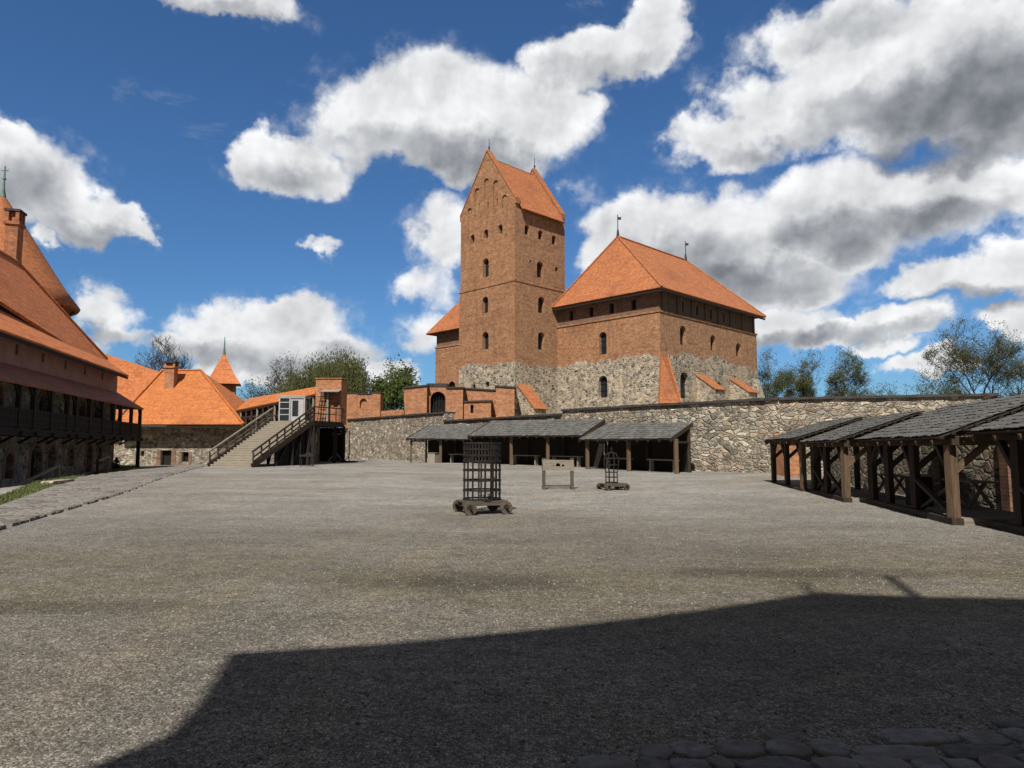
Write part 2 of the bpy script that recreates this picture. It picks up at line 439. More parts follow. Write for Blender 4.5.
# ------------------------------------------------------------------ ground
def lerp(a, b, t): return a + (b - a) * t
def grid_lines(segs):
    out = []
    for a, b, st in segs:
        n = max(1, int(round((b - a) / st)))
        out += [a + (b - a) * i / n for i in range(n)]
    out.append(segs[-1][1]); return out
gx = grid_lines([(-2500, -300, 550), (-300, -62, 60), (-62, -16, 1.0), (-16, 40, 4), (40, 300, 65), (300, 2500, 550)])
gy = grid_lines([(-300, -20, 56), (-20, 16, 4), (16, 80, 1.2), (80, 300, 27), (300, 2500, 440)])
g0 = MB()
vs = [(x, y, gz(x, y)) for y in gy for x in gx]; nx = len(gx)
fs = [(j * nx + i, j * nx + i + 1, (j + 1) * nx + i + 1, (j + 1) * nx + i) for j in range(len(gy) - 1) for i in range(nx - 1)]
g0.mesh(vs, fs, smooth=True)
def mat_gravel():
    m, g = newmat('courtyard_gravel'); P = pos_of(g)
    v1 = g('ShaderNodeTexVoronoi', {'Vector': P, 'Scale': 120}, voronoi_dimensions='2D')
    v2 = g('ShaderNodeTexVoronoi', {'Vector': P, 'Scale': 46}, voronoi_dimensions='2D')
    r1 = g('ShaderNodeSeparateColor', {0: v1.outputs[1]}); r2 = g('ShaderNodeSeparateColor', {0: v2.outputs[1]})
    a = g.mix(g.ramp(r1.outputs[0], 0, 1), (.125, .118, .106), (.31, .294, .267))
    a = g.mix(g.math('MULTIPLY', g.ramp(r2.outputs[0], .6, .66), g.ramp(v2.outputs[0], .45, .3)), a, (.48, .46, .425))
    a = g.mix(g.math('MULTIPLY', g.ramp(r2.outputs[1], .7, .75), g.ramp(v2.outputs[0], .4, .25)), a, (.075, .07, .065))
    n1 = g.noise(P, .10, 5, .6); n2 = g.noise(P, .6, 6, .65); n3 = g.noise(g.mapv(P, (.2, .33, 1)), 1.0, 7, .66)
    n4 = g.noise(P, 4.0, 6, .72); n5 = g.noise(P, 16, 5, .7)
    xyz = g('ShaderNodeSeparateXYZ', {0: P}); x, y = xyz.outputs[0], xyz.outputs[1]
    far_l = g.ramp(y, 9, 26)                                    # paler far gravel; near tone darkened and warmed partly to deepen its shade
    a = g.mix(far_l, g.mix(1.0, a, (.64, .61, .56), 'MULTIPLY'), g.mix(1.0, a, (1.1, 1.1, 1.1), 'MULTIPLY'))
    a = g.mix(g.ramp(n1, .40, .60, 0, .7), a, g.mix(1.0, a, (.83, .78, .71), 'MULTIPLY'))
    a = g.mix(g.ramp(n3, .50, .70, 0, .7), a, g.mix(1.0, a, (.64, .61, .55), 'MULTIPLY'))
    a = g.mix(g.ramp(n2, .55, .75, 0, .45), a, g.mix(1.0, a, (.68, .65, .57), 'MULTIPLY'))
    a = g.mix(g.ramp(n2, .45, .25, 0, .5), a, g.mix(1.0, a, (1.2, 1.19, 1.16), 'MULTIPLY'))
    a = g.mix(1.0, a, g.grey(g.ramp(n4, .25, .75, .72, 1.28)), 'MULTIPLY')
    a = g.mix(1.0, a, g.grey(g.ramp(n5, .25, .75, .72, 1.28)), 'MULTIPLY')
    # damp dark streak on the left, moss near the gate side, meadow outside the walls
    def patch(cx, cy, rx, ry):
        u = g.math('DIVIDE', g.math('SUBTRACT', x, cx), rx); v = g.math('DIVIDE', g.math('SUBTRACT', y, cy), ry)
        d = g.math('SQRT', g.math('ADD', g.math('MULTIPLY', u, u), g.math('MULTIPLY', v, v)))
        return g.ramp(g.math('ADD', d, g.math('MULTIPLY_ADD', n2, 1.6, -.8)), 1.1, .3)
    n6 = g.noise(g.mapv(P, (.8, 1.2, 1)), .27, 7, .68)
    a = g.mix(1.0, a, g.grey(g.ramp(n6, .34, .66, .78, 1.14)), 'MULTIPLY')
    a = g.mix(g.ramp(g.noise(P, 1.7, 6, .7), .56, .7, 0, .35), a, g.mix(1.0, a, (.78, .72, .62), 'MULTIPLY'))
    # faint wheel ruts swinging from the gate towards the stairs
    rad = g.math('SQRT', g.math('ADD', g.math('POWER', g.math('SUBTRACT', x, 26.0), 2.0), g.math('POWER', g.math('SUBTRACT', y, 9.0), 2.0)))
    rw = g.math('ADD', rad, g.math('MULTIPLY_ADD', n1, 2.2, -1.1))
    rut = g.math('MAXIMUM', g.ramp(g.math('ABSOLUTE', g.math('SUBTRACT', rw, 27.4)), .45, .12), g.ramp(g.math('ABSOLUTE', g.math('SUBTRACT', rw, 29.2)), .45, .12))
    a = g.mix(g.math('MULTIPLY', rut, g.ramp(n2, .3, .6, .15, .75)), a, g.mix(1.0, a, (1.16, 1.12, 1.05), 'MULTIPLY'))
    damp = g.math('MAXIMUM', patch(-5.2, 7.6, 2.6, .5), g.math('MAXIMUM', patch(-.6, 9.0, 2.2, .8), patch(3.8, 9.6, 3.0, .5)))
    a = g.mix(g.math('MULTIPLY', damp, .6), a, g.mix(1.0, a, (.42, .40, .34), 'MULTIPLY'))
    near = g.math('MULTIPLY', g.ramp(y, 6.2, 8.0), g.ramp(y, 13, 9.0))
    a = g.mix(g.math('MULTIPLY', near, g.ramp(n2, .36, .6, 0, .6)), a, g.mix(1.0, a, (.86, .85, .66), 'MULTIPLY'))
    far = g.ramp(y, 88, 92)
    a = g.mix(far, a, g.mix(n2, (.05, .09, .025), (.1, .13, .05)))
    h = g.math('ADD', g.math('MULTIPLY', v1.outputs[0], -.6), g.math('MULTIPLY', g.ramp(v2.outputs[0], .4, .1), .9))
    h = g.math('ADD', h, g.math('MULTIPLY', n5, 1.0))
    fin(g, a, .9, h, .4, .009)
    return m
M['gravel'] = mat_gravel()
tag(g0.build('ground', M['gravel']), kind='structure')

# loose stones lying on the nearer gravel
st = MB()
rs = random.Random(5)
def pebble(mb, x, y, z, r):
    a = rs.random() * 6.28; k = rs.uniform(.6, 1.0); h = r * rs.uniform(.35, .7); ca, sa = math.cos(a), math.sin(a)
    ring = []
    for i in range(5):
        t = i * 1.2566 + rs.uniform(-.3, .3); px, py = math.cos(t) * r, math.sin(t) * r * k
        ring.append((x + px * ca - py * sa, y + px * sa + py * ca, z - .002))
    ring2 = [(lerp(x, p[0], .62) + rs.uniform(-.1, .1) * r, lerp(y, p[1], .62), z + h * rs.uniform(.75, 1.1)) for p in ring]
    mb.mesh(ring + ring2, [(i, (i + 1) % 5, 5 + (i + 1) % 5, 5 + i) for i in range(5)] + [(5, 6, 7, 8, 9)])
for _ in range(17000):
    y = 3.0 + 13 * rs.random() ** 1.7
    x = rs.uniform(-.78, .78) * (y + .6)
    pebble(st, x, y, gz(x, y), rs.choice((.005, .006, .008, .009, .011, .015)))
def mat_pebble():
    m, g = newmat('loose_pebble'); rnd = g('ShaderNodeNewGeometry').outputs['Random Per Island']
    c = g.mix(g.ramp(rnd, 0, 1), (.08, .073, .065), (.29, .272, .247))
    fin(g, c, .85); return m
tag(st.build('loose_gravel', mat_pebble()), 'loose pebbles scattered over the nearer gravel of the courtyard', None, kind='stuff')

# worn cobbled track along the left side
low = [gnd(*p, 0) for p in ((-60, 549), (0, 529), (70, 509), (122, 494.5), (164, 481), (200, 473), (236, 468.5), (262, 466.5))]
upp = [gnd(*p, 0) for p in ((-60, 526), (0, 505), (40, 492.5), (75, 482), (112, 471), (150, 466), (190, 463.6), (225, 462.6))]
pm = MB(); NR = 12
def pl(line, t):
    k = t * (len(line) - 1); i = min(int(k), len(line) - 2); return line[i].lerp(line[i + 1], k - i)
NS = 70; vs = []; us = []
for i in range(NS + 1):
    a, b = pl(low, i / NS), pl(upp, i / NS)
    for j in range(NR + 1):
        p = a.lerp(b, j / NR); e = .03 if 0 < j < NR else -.02
        vs.append((p.x, p.y, gz(p.x, p.y) + e))
pm.mesh(vs, [(i * (NR + 1) + j, (i + 1) * (NR + 1) + j, (i + 1) * (NR + 1) + j + 1, i * (NR + 1) + j + 1) for i in range(NS) for j in range(NR)], smooth=True)
def mat_path():
    m, g = newmat('worn_cobbles'); P = pos_of(g)
    v = g('ShaderNodeTexVoronoi', {'Vector': P, 'Scale': 3.2}, voronoi_dimensions='2D')
    ve = g('ShaderNodeTexVoronoi', {'Vector': P, 'Scale': 3.2}, voronoi_dimensions='2D', feature='DISTANCE_TO_EDGE')
    r = g('ShaderNodeSeparateColor', {0: v.outputs[1]}).outputs[0]
    n = g.noise(P, .5, 5, .6); f = g.noise(P, 9, 4, .7)
    c = g.mix(g.ramp(r, 0, 1), (.14, .126, .112), (.27, .247, .222))
    c = g.mix(g.math('MULTIPLY', g.ramp(ve.outputs[0], .1, .02), .8), c, (.10, .09, .07))
    c = g.mix(g.ramp(n, .45, .6, 0, .85), c, g.mix(f, (.20, .18, .158), (.28, .258, .228)))
    fin(g, c, .9, g.math('ADD', g.ramp(ve.outputs[0], 0, .2), f), .7, .05); return m
tag(pm.build('cobbled_path', mat_path()), kind='structure')

# row of half sunken kerb stones along the lower edge of the track
km = MB(); rk = random.Random(17); tk = .02
Ltot = sum((low[i + 1] - low[i]).length for i in range(len(low) - 1))
while tk < .97:
    p, p2 = pl(low, tk), pl(low, min(1, tk + .004)); dk = (p2 - p).normalized(); ln = rk.uniform(.2, .5)
    if rk.random() < .8:
        z0 = gz(p.x, p.y); nk = Vector((-dk.y, dk.x, 0)) * rk.uniform(.07, .11); hh = rk.uniform(.03, .075); q0, q1 = p, p + dk * ln
        b4 = [q0 - nk, q1 - nk * rk.uniform(.7, 1.2), q1 + nk, q0 + nk * rk.uniform(.7, 1.2)]; c4 = (q0 + q1) / 2
        km.mesh([(v.x, v.y, z0 - .05) for v in b4] + [(lerp(c4.x, v.x, .8), lerp(c4.y, v.y, .8), z0 + hh) for v in b4], [(0, 1, 5, 4), (1, 2, 6, 5), (2, 3, 7, 6), (3, 0, 4, 7), (4, 5, 6, 7)])
    tk += (ln + rk.uniform(.02, .2)) / Ltot
tag(km.build('kerb', mat_plain('kerb_stone', (.135, .122, .108), .9, .5, 5)), kind='structure')

# grass bank between the track and the sunken strip along the gallery building
glow = [gnd(*p, 0) for p in ((-60, 527), (0, 506), (40, 493), (75, 482.5), (112, 471.5), (140, 467.2))]
gupp = [gnd(*p, 0) for p in ((-60, 519), (0, 499), (34, 486), (75, 474.5), (108, 465.8), (138, 465.2))]
gm = MB(); vs = []; NS, NR = 50, 6
for i in range(NS + 1):
    a, b = pl(glow, i / NS), pl(gupp, i / NS)
    for j in range(NR + 1):
        p = a.lerp(b, j / NR); vs.append((p.x, p.y, gz(p.x, p.y) + (.035 if 0 < j < NR else -.03)))
gm.mesh(vs, [(i * (NR + 1) + j, (i + 1) * (NR + 1) + j, (i + 1) * (NR + 1) + j + 1, i * (NR + 1) + j + 1) for i in range(NS) for j in range(NR)], smooth=True)
for _ in range(9000):
    i = rs.random(); p = pl(glow, i).lerp(pl(gupp, i), rs.random() ** .9)
    z = gz(p.x, p.y) + .03; a = rs.random() * 6.28; w = rs.uniform(.012, .03); h = rs.uniform(.04, .13)
    dx, dy = math.cos(a) * w, math.sin(a) * w; l = rs.uniform(-.05, .05)
    gm.face([(p.x - dx, p.y - dy, z), (p.x + dx, p.y + dy, z), (p.x + l, p.y + l, z + h)])
def mat_grass():
    m, g = newmat('bank_grass'); P = pos_of(g); n = g.noise(P, 1.6, 6, .65)
    rnd = g('ShaderNodeNewGeometry').outputs['Random Per Island']
    c = g.mix(g.ramp(n, .3, .7), (.055, .085, .025), (.12, .135, .05))
    c = g.mix(g.math('MULTIPLY', rnd, .5), c, (.17, .18, .07)); fin(g, c, .8); return m
M['grass'] = mat_grass()
tag(gm.build('grass_bank', M['grass']), 'strip of green grass beside the worn track at the foot of the gallery building', None, kind='stuff')

# old paving stones at the viewer's feet
cm = MB(); rp = random.Random(9)
row = 0; y = -.6
while y < 4.6:
    x = -1.2 + rp.uniform(0, .2); dy = rp.uniform(.11, .19)
    while x < 6:
        w = rp.choice((.13, .17, .21, .26, .32, .42)) * rp.uniform(.9, 1.1); jy = rp.uniform(-.03, .03); jr = rp.uniform(.95, 1.2)
        edge = 4.03 + max(0, (x - .45)) * .17 + rp.uniform(-.05, .05)
        sk = rp.uniform(-.07, .07)
        if y + dy * .6 < edge and x > .25 + rp.uniform(-.1, .1):
            cx, cy = x + w / 2, y + dy / 2 + jy; n = 11; o = rp.random() * 6.28; h = rp.uniform(.012, .026)
            pts = []
            for k in range(n):
                a = (k + rp.uniform(-.3, .3)) * 2 * math.pi / n; ca, sa = math.cos(a), math.sin(a)
                q = (abs(ca) ** 3.6 + abs(sa) ** 3.6) ** (-1 / 3.6) * rp.uniform(.80, 1.06)
                pts.append((cx + ca * q * w * .53, cy + sa * q * dy * .57 * jr + ca * q * w * sk))
            tx, ty = rp.uniform(-.03, .03), rp.uniform(-.03, .03)
            rings = []
            for k, zz in ((1, -.03), (.985, h * .7), (.93, h * .97), (.5, h * 1.03)):
                rings += [(cx + (p[0] - cx) * k, cy + (p[1] - cy) * k, zz + ((p[0] - cx) * tx + (p[1] - cy) * ty if zz > 0 else 0)) for p in pts]
            fs = [(r * n + k, r * n + (k + 1) % n, (r + 1) * n + (k + 1) % n, (r + 1) * n + k) for r in range(3) for k in range(n)] + [tuple(range(3 * n, 4 * n))]
            cm.mesh(rings, fs, smooth=True)
        x += w + rp.uniform(.0, .02)
    y += dy + rp.uniform(.0, .015); row += 1
def mat_cobble():
    m, g = newmat('old_paving_stone'); rnd = g('ShaderNodeNewGeometry').outputs['Random Per Island']; P = pos_of(g)
    c = g.mix(rnd, (.09, .085, .08), (.20, .19, .178)); n = g.noise(P, 14, 6, .7)
    c = g.mix(1.0, c, g.grey(g.ramp(n, .25, .75, .5, 1.35)), 'MULTIPLY')
    c = g.mix(g.ramp(g.noise(P, 3.5, 6, .7), .48, .62, 0, .8), c, (.105, .092, .078))
    fin(g, c, .85, n, .8, .015); return m
tag(cm.build('stone_paving', mat_cobble()), kind='structure')

# ------------------------------------------------------------------ arch cutters and window parts
def arch(w, h, seg=7, pointed=0):
    pts = [(-w / 2, 0), (w / 2, 0)]; r = w / 2; b = max(0, h - r)
    if h <= r * 1.05: return [(-w / 2, 0), (w / 2, 0), (w / 2, h), (-w / 2, h)]
    for i in range(seg + 1):
        a = math.pi * i / seg; pts.append((r * math.cos(a), b + r * math.sin(a)))
    return pts
def rect(w, h): return [(-w / 2, 0), (w / 2, 0), (w / 2, h), (-w / 2, h)]
class Face:
    """a facade: origin, direction along it, outward normal"""
    def __init__(s, o, e, n): s.o = Vector(o); s.e = Vector(e); s.n = Vector(n)
    def p(s, u, z, out=0.0):
        q = s.o + s.e * u + s.n * out; return Vector((q.x, q.y, z))
    def hit(s, px, py, out=0.0):
        d = ray(px, py); o = s.o + s.n * out
        t = (Vector((o.x, o.y, 0)) - Vector((0, 0, 0))).dot(s.n) / Vector((d.x, d.y, 0)).dot(s.n)
        q = d * t; return (Vector((q.x, q.y, 0)) - Vector((o.x, o.y, 0))).dot(s.e), EYE + q.z
    def shape(s, u, z, pts, out, depth, mb=None, grow=1.0):
        """prism of an outline set on the facade from 'out' in front to 'depth' behind it"""
        mb = mb or MB()
        return mb.prism([s.p(u + x * grow, z + y * grow, out) for x, y in pts], s.n * -(out + depth))
def openings(face, specs, parent, depth=.45, mat=None, name='window', frame=None):
    """specs: (u, z_sill, w, h, kind).  Returns cutters; builds a dark window part at the back of each recess"""
    cuts = []
    for u, z, w, h, kind in specs:
        o = arch(w, h) if kind == 'a' else rect(w, h)
        cuts.append(face.shape(u, z, o, .35, depth))
        wm = MB(); face.shape(u, z + .002, o, -(depth - .07), depth - .01, wm, .995)
        wo = wm.build(name, mat or M['glass'], parent)
        if frame:
            fm = MB(); a = -(depth - .11)
            fm.beam(face.p(u, z, a), face.p(u, z + h * .97, a), .05, .05, up=face.n)
            for k in (.33, .62): fm.beam(face.p(u - w / 2, z + h * k, a), face.p(u + w / 2, z + h * k, a), .05, .05, up=face.n)
            fm.build('frame', frame, wo)
    return cuts

# ------------------------------------------------------------------ curtain wall
wall = thing('curtain_wall', 'long fieldstone curtain wall with dark coping running behind the timber shelters', 'wall', (3.7, 51.8, 0))
def wall_run(pts, top, th, batter=0, coping=True, seed=1):
    rr = random.Random(seed)
    P = [Vector((x, y, 0)) for x, y in pts]
    nrm = []
    for i in range(len(P)):
        d = (P[min(i + 1, len(P) - 1)] - P[max(i - 1, 0)]).normalized(); nrm.append(Vector((-d.y, d.x, 0)))
    # nrm points away from the court (left of the run direction = behind)
    m = MB()
    fr = list(P); bk = [p + n * th for p, n in zip(P, nrm)]
    if batter: b0 = P[0] - (P[1] - P[0]).normalized() * batter
    for i in range(len(P) - 1):
        a0 = b0 if (batter and i == 0) else fr[i]
        n = max(2, int((fr[i + 1] - fr[i]).length / 1.2))
        # front face in panels so that its foot follows the ground
        for k in range(n):
            l0, l1 = a0.lerp(fr[i + 1], k / n), a0.lerp(fr[i + 1], (k + 1) / n)
            u0, u1 = fr[i].lerp(fr[i + 1], k / n), fr[i].lerp(fr[i + 1], (k + 1) / n)
            m.face([(l0.x, l0.y, -.6), (l1.x, l1.y, -.6), (u1.x, u1.y, top), (u0.x, u0.y, top)])
        m.face([(bk[i + 1].x, bk[i + 1].y, -.6), (bk[i].x, bk[i].y, -.6), (bk[i].x, bk[i].y, top), (bk[i + 1].x, bk[i + 1].y, top)])
        m.face([(fr[i].x, fr[i].y, top), (fr[i + 1].x, fr[i + 1].y, top), (bk[i + 1].x, bk[i + 1].y, top), (bk[i].x, bk[i].y, top)])
    a0 = b0 if batter else fr[0]
    m.face([(bk[0].x, bk[0].y, -.6), (a0.x, a0.y, -.6), (fr[0].x, fr[0].y, top), (bk[0].x, bk[0].y, top)])
    m.face([(fr[-1].x, fr[-1].y, -.6), (bk[-1].x, bk[-1].y, -.6), (bk[-1].x, bk[-1].y, top), (fr[-1].x, fr[-1].y, top)])
    m.build('wall_section', M['rubble'], wall)
    c = MB()
    for i in range(len(P) - 1):
        L = (fr[i + 1] - fr[i]).length; n = int(L / .75)
        for k in range(n):
            t0, t1 = k / n, (k + 1) / n; o = rr.uniform(-.03, .03); j = rr.uniform(0, .035)
            f0, f1 = fr[i].lerp(fr[i + 1], t0), fr[i].lerp(fr[i + 1], t1); q0, q1 = bk[i].lerp(bk[i + 1], t0), bk[i].lerp(bk[i + 1], t1)
            nn = nrm[i]
            a, b2 = f0 - nn * (.16 + o), f1 - nn * (.16 + o); c0, d0 = q1 + nn * .14, q0 + nn * .14
            c.prism([(p.x, p.y, top + .004) for p in (a, b2, c0, d0)], (0, 0, .13 + j))
    c.build('coping', M['cap'], wall)
wall_run([(-18.6, 80.2), (-6.2, 64.6)], 4.9, 1.1, batter=3.3, seed=2)
wall_run([(-6.19, 64.58), (3.68, 51.85)], 4.12, 1.1, seed=3)
wall_run([(3.7, 51.8), (10.0, 45.0), (15.2, 40.0), (25.6, 37.0)], 4.42, 1.1, seed=4)
wall_run([(25.62, 36.99), (37, 34.5)], 4.22, 1.1, seed=5)

# ------------------------------------------------------------------ great tower
T0 = Vector((.34, 80, 0)); DL = Vector((-Q, Q, 0)); DR = Vector((Q, Q, 0))
tower = thing('brick_tower', 'tall square brick tower with steep orange gabled roof and fieldstone foot', 'tower', T0)
FL = Face(T0, DL, (-Q, -Q, 0)); FR = Face(T0, DR, (Q, -Q, 0))
TW, TD = 9.6, 8.85
def TP(a, b, z, base=T0):
    p = base + DL * a + DR * b; return Vector((p.x, p.y, z))
def blk(a0, a1, b0, b1, z0, z1, base=T0, mb=None):
    mb = mb or MB(); return mb.prism([TP(a0, b0, z0, base), TP(a1, b0, z0, base), TP(a1, b1, z0, base), TP(a0, b1, z0, base)], (0, 0, z1 - z0))
up_l = [(7.4, 27.05, .72, 1.05, 'a'), (4.95, 27.1, .72, 1.1, 'a'), (2.45, 27.15, .72, 1.1, 'a'), (4.95, 22.3, 1.0, 2.3, 'a')]
up_r = [(2.03, 26.9, .8, 1.2, 'a'), (4.4, 26.8, .8, 1.2, 'a'), (6.85, 26.7, .8, 1.2, 'a'), (4.3, 22.1, 1.15, 2.0, 'a'), (2.6, 23.6, .3, .35, 'r'), (7.3, 23.4, .55, .6, 'a')]
lo_l = [(5.05, 17.9, 1.05, 2.0, 'a'), (4.97, 13.5, 1.1, 2.1, 'a')]
lo_r = [(4.5, 17.8, 1.15, 2.0, 'a'), (4.45, 13.4, 1.15, 2.1, 'a')]
cu = openings(FL, up_l, tower, .5) + openings(FR, up_r, tower, .5)
FL2 = Face(TP(-.1, -.1, 0), DL, FL.n); FR2 = Face(TP(-.1, -.1, 0), DR, FR.n)
cl = openings(FL2, lo_l, tower, .55) + openings(FR2, lo_r, tower, .55)
# putlog openings in the stone foot
cl += openings(FL2, [(7.0, 8.9, .55, .5, 'r'), (4.6, 9.0, .6, .55, 'r')], tower, .4, M['dark_void'])
blk(0, TW, 0, TD, 21.12, 30.0).build('upper_wall', M['keep_tower'], tower, cut=cu)
blk(-.1, TW + .1, -.1, TD + .1, -.8, 21.1).build('lower_wall', M['keep_tower'], tower, cut=cl)
# gables with blind lancets
gf = Face(T0, DL, FL.n)
lan = []
for x, yt, yb in ((315, 352, 415), (348, 262, 425), (390, 218, 412), (432, 226, 388), (472, 292, 382)):
    px = 400 + x * .2212; u, zt = gf.hit(px, 130 + yt * .2214); _, zb = gf.hit(px, 130 + yb * .2214)
    zb = max(zb, 30.12); lan.append(gf.shape(u, zb, arch(.85, zt - zb), .3, .16))
for x, yy in ((357, 350), (395, 345), (438, 330)):
    u, z = gf.hit(400 + x * .2212, 130 + yy * .2214 + 1); lan.append(gf.shape(u, z, arch(.34, .75), .3, .42))
prof = [(0, 30.004), (TW, 30.004), (TW, 30.95), (TW / 2, 38.0), (0, 30.95)]
MB().prism([TP(a, 0, z) for a, z in prof], DR * .75).build('gable', M['keep_tower'], tower, cut=lan)
MB().prism([TP(a, TD - .75, z) for a, z in prof], DR * .75).build('gable', M['keep_tower'], tower)
for b in (-.08, TD - .83):
    cp_ = MB()
    for sgn in (0, 1):
        A = TP(-.12, b, 30.82) if sgn == 0 else TP(TW + .12, b, 30.82); B = TP(TW / 2, b, 38.02)
        w = DR * .91; up = Vector((0, 0, .17))
        cp_.prism([A, A + w, B + w, B], up)
    cp_.build('gable_coping', M['tile_keep'], tower)
    kn = MB(); blk(-.2, .0 - .003, b + .08, b + .7, 30.25, 30.9, mb=kn); kn.build('kneeler', M['brick'], tower)
    kn = MB(); blk(TW + .003, TW + .2, b + .08, b + .7, 30.25, 30.9, mb=kn); kn.build('kneeler', M['brick'], tower)
rf = MB(); RZ = 37.35; sl = (RZ - 30.55) / (TW / 2)
rf.slab([TP(-.62, .755, 30.55 - .62 * sl), TP(-.62, TD - .755, 30.55 - .62 * sl), TP(TW / 2, TD - .755, RZ), TP(TW / 2, .755, RZ)], .16)
rf.slab([TP(TW + .62, .755, 30.55 - .62 * sl), TP(TW + .62, TD - .755, 30.55 - .62 * sl), TP(TW / 2, TD - .755, RZ), TP(TW / 2, .755, RZ)], .16)
rf.build('roof', M['tile_keep'], tower)
for b in (.35, TD - .35):
    f = MB(); p = TP(TW / 2, b, 38.0); f.tube([p, p + Vector((0, 0, .5)), p + Vector((0, 0, 1.7))], [.09, .05, .03], 6)
    f.box(p + Vector((0, 0, .45)), .22, .22, .2); f.build('finial', M['metal'], tower)
led = MB(); blk(-.16, TW + .16, -.16, TD + .16, 20.98, 21.16, mb=led); led.build('string_course', M['keep_tower'], tower)
def buttress(face, u, w, zt, out, zb, parent, tile=.0, stone=None, ztoe=None, drop=None):
    """stone pier against a wall with a tiled slope on top: slope runs from zt at the wall to ztoe at 'out'"""
    ztoe = zb if ztoe is None else ztoe
    m = MB(); m.prism([face.p(u - w / 2, zb, -.2), face.p(u - w / 2, zb, out), face.p(u - w / 2, ztoe, out), face.p(u - w / 2, zt, .0), face.p(u - w / 2, zt, -.2)], face.e * w)
    b = m.build('buttress', stone or M['keep_hall'], parent)
    s = MB(); k = .12; d = (zt - ztoe) / out
    s.slab([face.p(u - w / 2 - k, zt + .14, .0), face.p(u + w / 2 + k, zt + .14, .0), face.p(u + w / 2 + k, ztoe + .14 - d * .2, out + .2), face.p(u - w / 2 - k, ztoe + .14 - d * .2, out + .2)], .12)
    s.build('tile_slope', M['tile_keep'], b)
buttress(FR2, 1.4, 1.9, 8.9, 2.6, -.5, tower, ztoe=6.2)

# ------------------------------------------------------------------ palace hall (right)
H0 = Vector((15.86, 74.66, 0)); HWd, HDp = 14.66, 22.4
hall = thing('palace_hall', 'broad brick and fieldstone palace wing with big hipped orange roof right of the tower', 'building', H0)
HFL = Face(H0, DL, (-Q, -Q, 0)); HFR = Face(H0, DR, (Q, -Q, 0))
cuts = openings(HFL, [(7.7, 12.45, 1.05, 2.6, 'a'), (7.74, 7.5, 1.25, 2.5, 'a')], hall, .5, frame=M['metal'])
cuts += openings(HFR, [(4.6, 13.2, 1.3, 2.2, 'a'), (11.2, 13.2, 1.2, 1.9, 'a'), (17.45, 13.1, 1.3, 1.7, 'a'), (4.65, 7.2, 1.7, 3.0, 'a'), (12.2, 8.2, 1.2, 1.4, 'a')], hall, .55)
blk(0, HWd, 0, HDp, -.8, 16.42, H0).build('wall', M['keep_hall'], hall, cut=cuts)
blk(-.1, HWd, -.1, HDp + .1, 16.34, 16.52, H0).build('string_course', M['keep_hall'], hall)
FT = Face(TP(.12, .12, 0, H0), DL, HFL.n); FTR = Face(TP(.12, .12, 0, H0), DR, HFR.n)
tops = []
for px in (571, 591, 611.5, 633.6):
    u, z = FT.hit(px, 306); tops.append((u, 17.05, .62, 1.15, 'r'))
cuts = openings(FT, tops, hall, .4, M['dark_void'])
cuts += openings(FTR, [(1.9 + 3.0 * k, 17.0, .6, 1.1, 'r') for k in range(7)], hall, .4, M['dark_void'])
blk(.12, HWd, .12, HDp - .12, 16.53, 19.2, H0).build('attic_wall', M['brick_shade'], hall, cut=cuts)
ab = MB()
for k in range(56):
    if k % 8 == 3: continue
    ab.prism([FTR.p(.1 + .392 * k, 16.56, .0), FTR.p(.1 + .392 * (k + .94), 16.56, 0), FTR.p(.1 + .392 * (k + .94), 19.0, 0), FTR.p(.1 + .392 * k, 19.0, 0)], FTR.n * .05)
ab.build('attic_shade_boards', M['attic_shade_brown'], hall)  # added dark boards stand in for deep eaves shade on this band
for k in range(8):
    pm_ = MB(); p = FTR.p(.5 + 3.0 * k, 16.53, .11); pm_.box(p, .22, .2, 2.3, DR); pm_.build('attic_post', M['attic_shade_brown'], hall)
OV = .95; ZE, ZR = 18.75, 27.1; ra, rb = 8.0, 3.6
e = lambda a, b, z: TP(a, b, z, H0)
hr = MB(); RB2 = 18.9
kf = .18
def hip_face(A, B, Cc, D=None):
    pts = [A, B, Cc] + ([D] if D is not None else [])
    hr.slab(pts, .2)
hip_face(e(-OV, -OV, ZE), e(HWd + .08, -OV, ZE), e(ra, rb, ZR))
hip_face(e(-OV, -OV, ZE), e(-OV, HDp + OV, ZE), e(ra, RB2, ZR), e(ra, rb, ZR))
hip_face(e(-OV, HDp + OV, ZE), e(HWd + .08, HDp + OV, ZE), e(ra, RB2, ZR))
hr.slab([e(HWd + .08, -OV, ZE), e(ra, rb, ZR), e(ra, RB2, ZR), e(HWd + .08, HDp + OV, ZE)], .2)
roof_o = hr.build('roof', M['tile_keep'], hall)
rg = MB()
for a, b in ((e(-OV, -OV, ZE), e(ra, rb, ZR)), (e(ra, rb, ZR), e(ra, RB2, ZR)), (e(ra, RB2, ZR), e(-OV, HDp + OV, ZE)), (e(HWd, -OV, ZE), e(ra, rb, ZR))):
    rg.tube([a + Vector((0, 0, .03)), b + Vector((0, 0, .05))], .13, 6)
rg.build('ridge_tiles', M['tile_keep'], roof_o)
ev = MB()
ev.beam(e(-OV + .1, -OV + .12, ZE - .32), e(HWd, -OV + .12, ZE - .32), .12, .2); ev.beam(e(-OV + .12, -OV + .1, ZE - .32), e(-OV + .12, HDp + OV - .1, ZE - .32), .12, .2)
ev.build('eaves_board', M['wood_black'], hall)
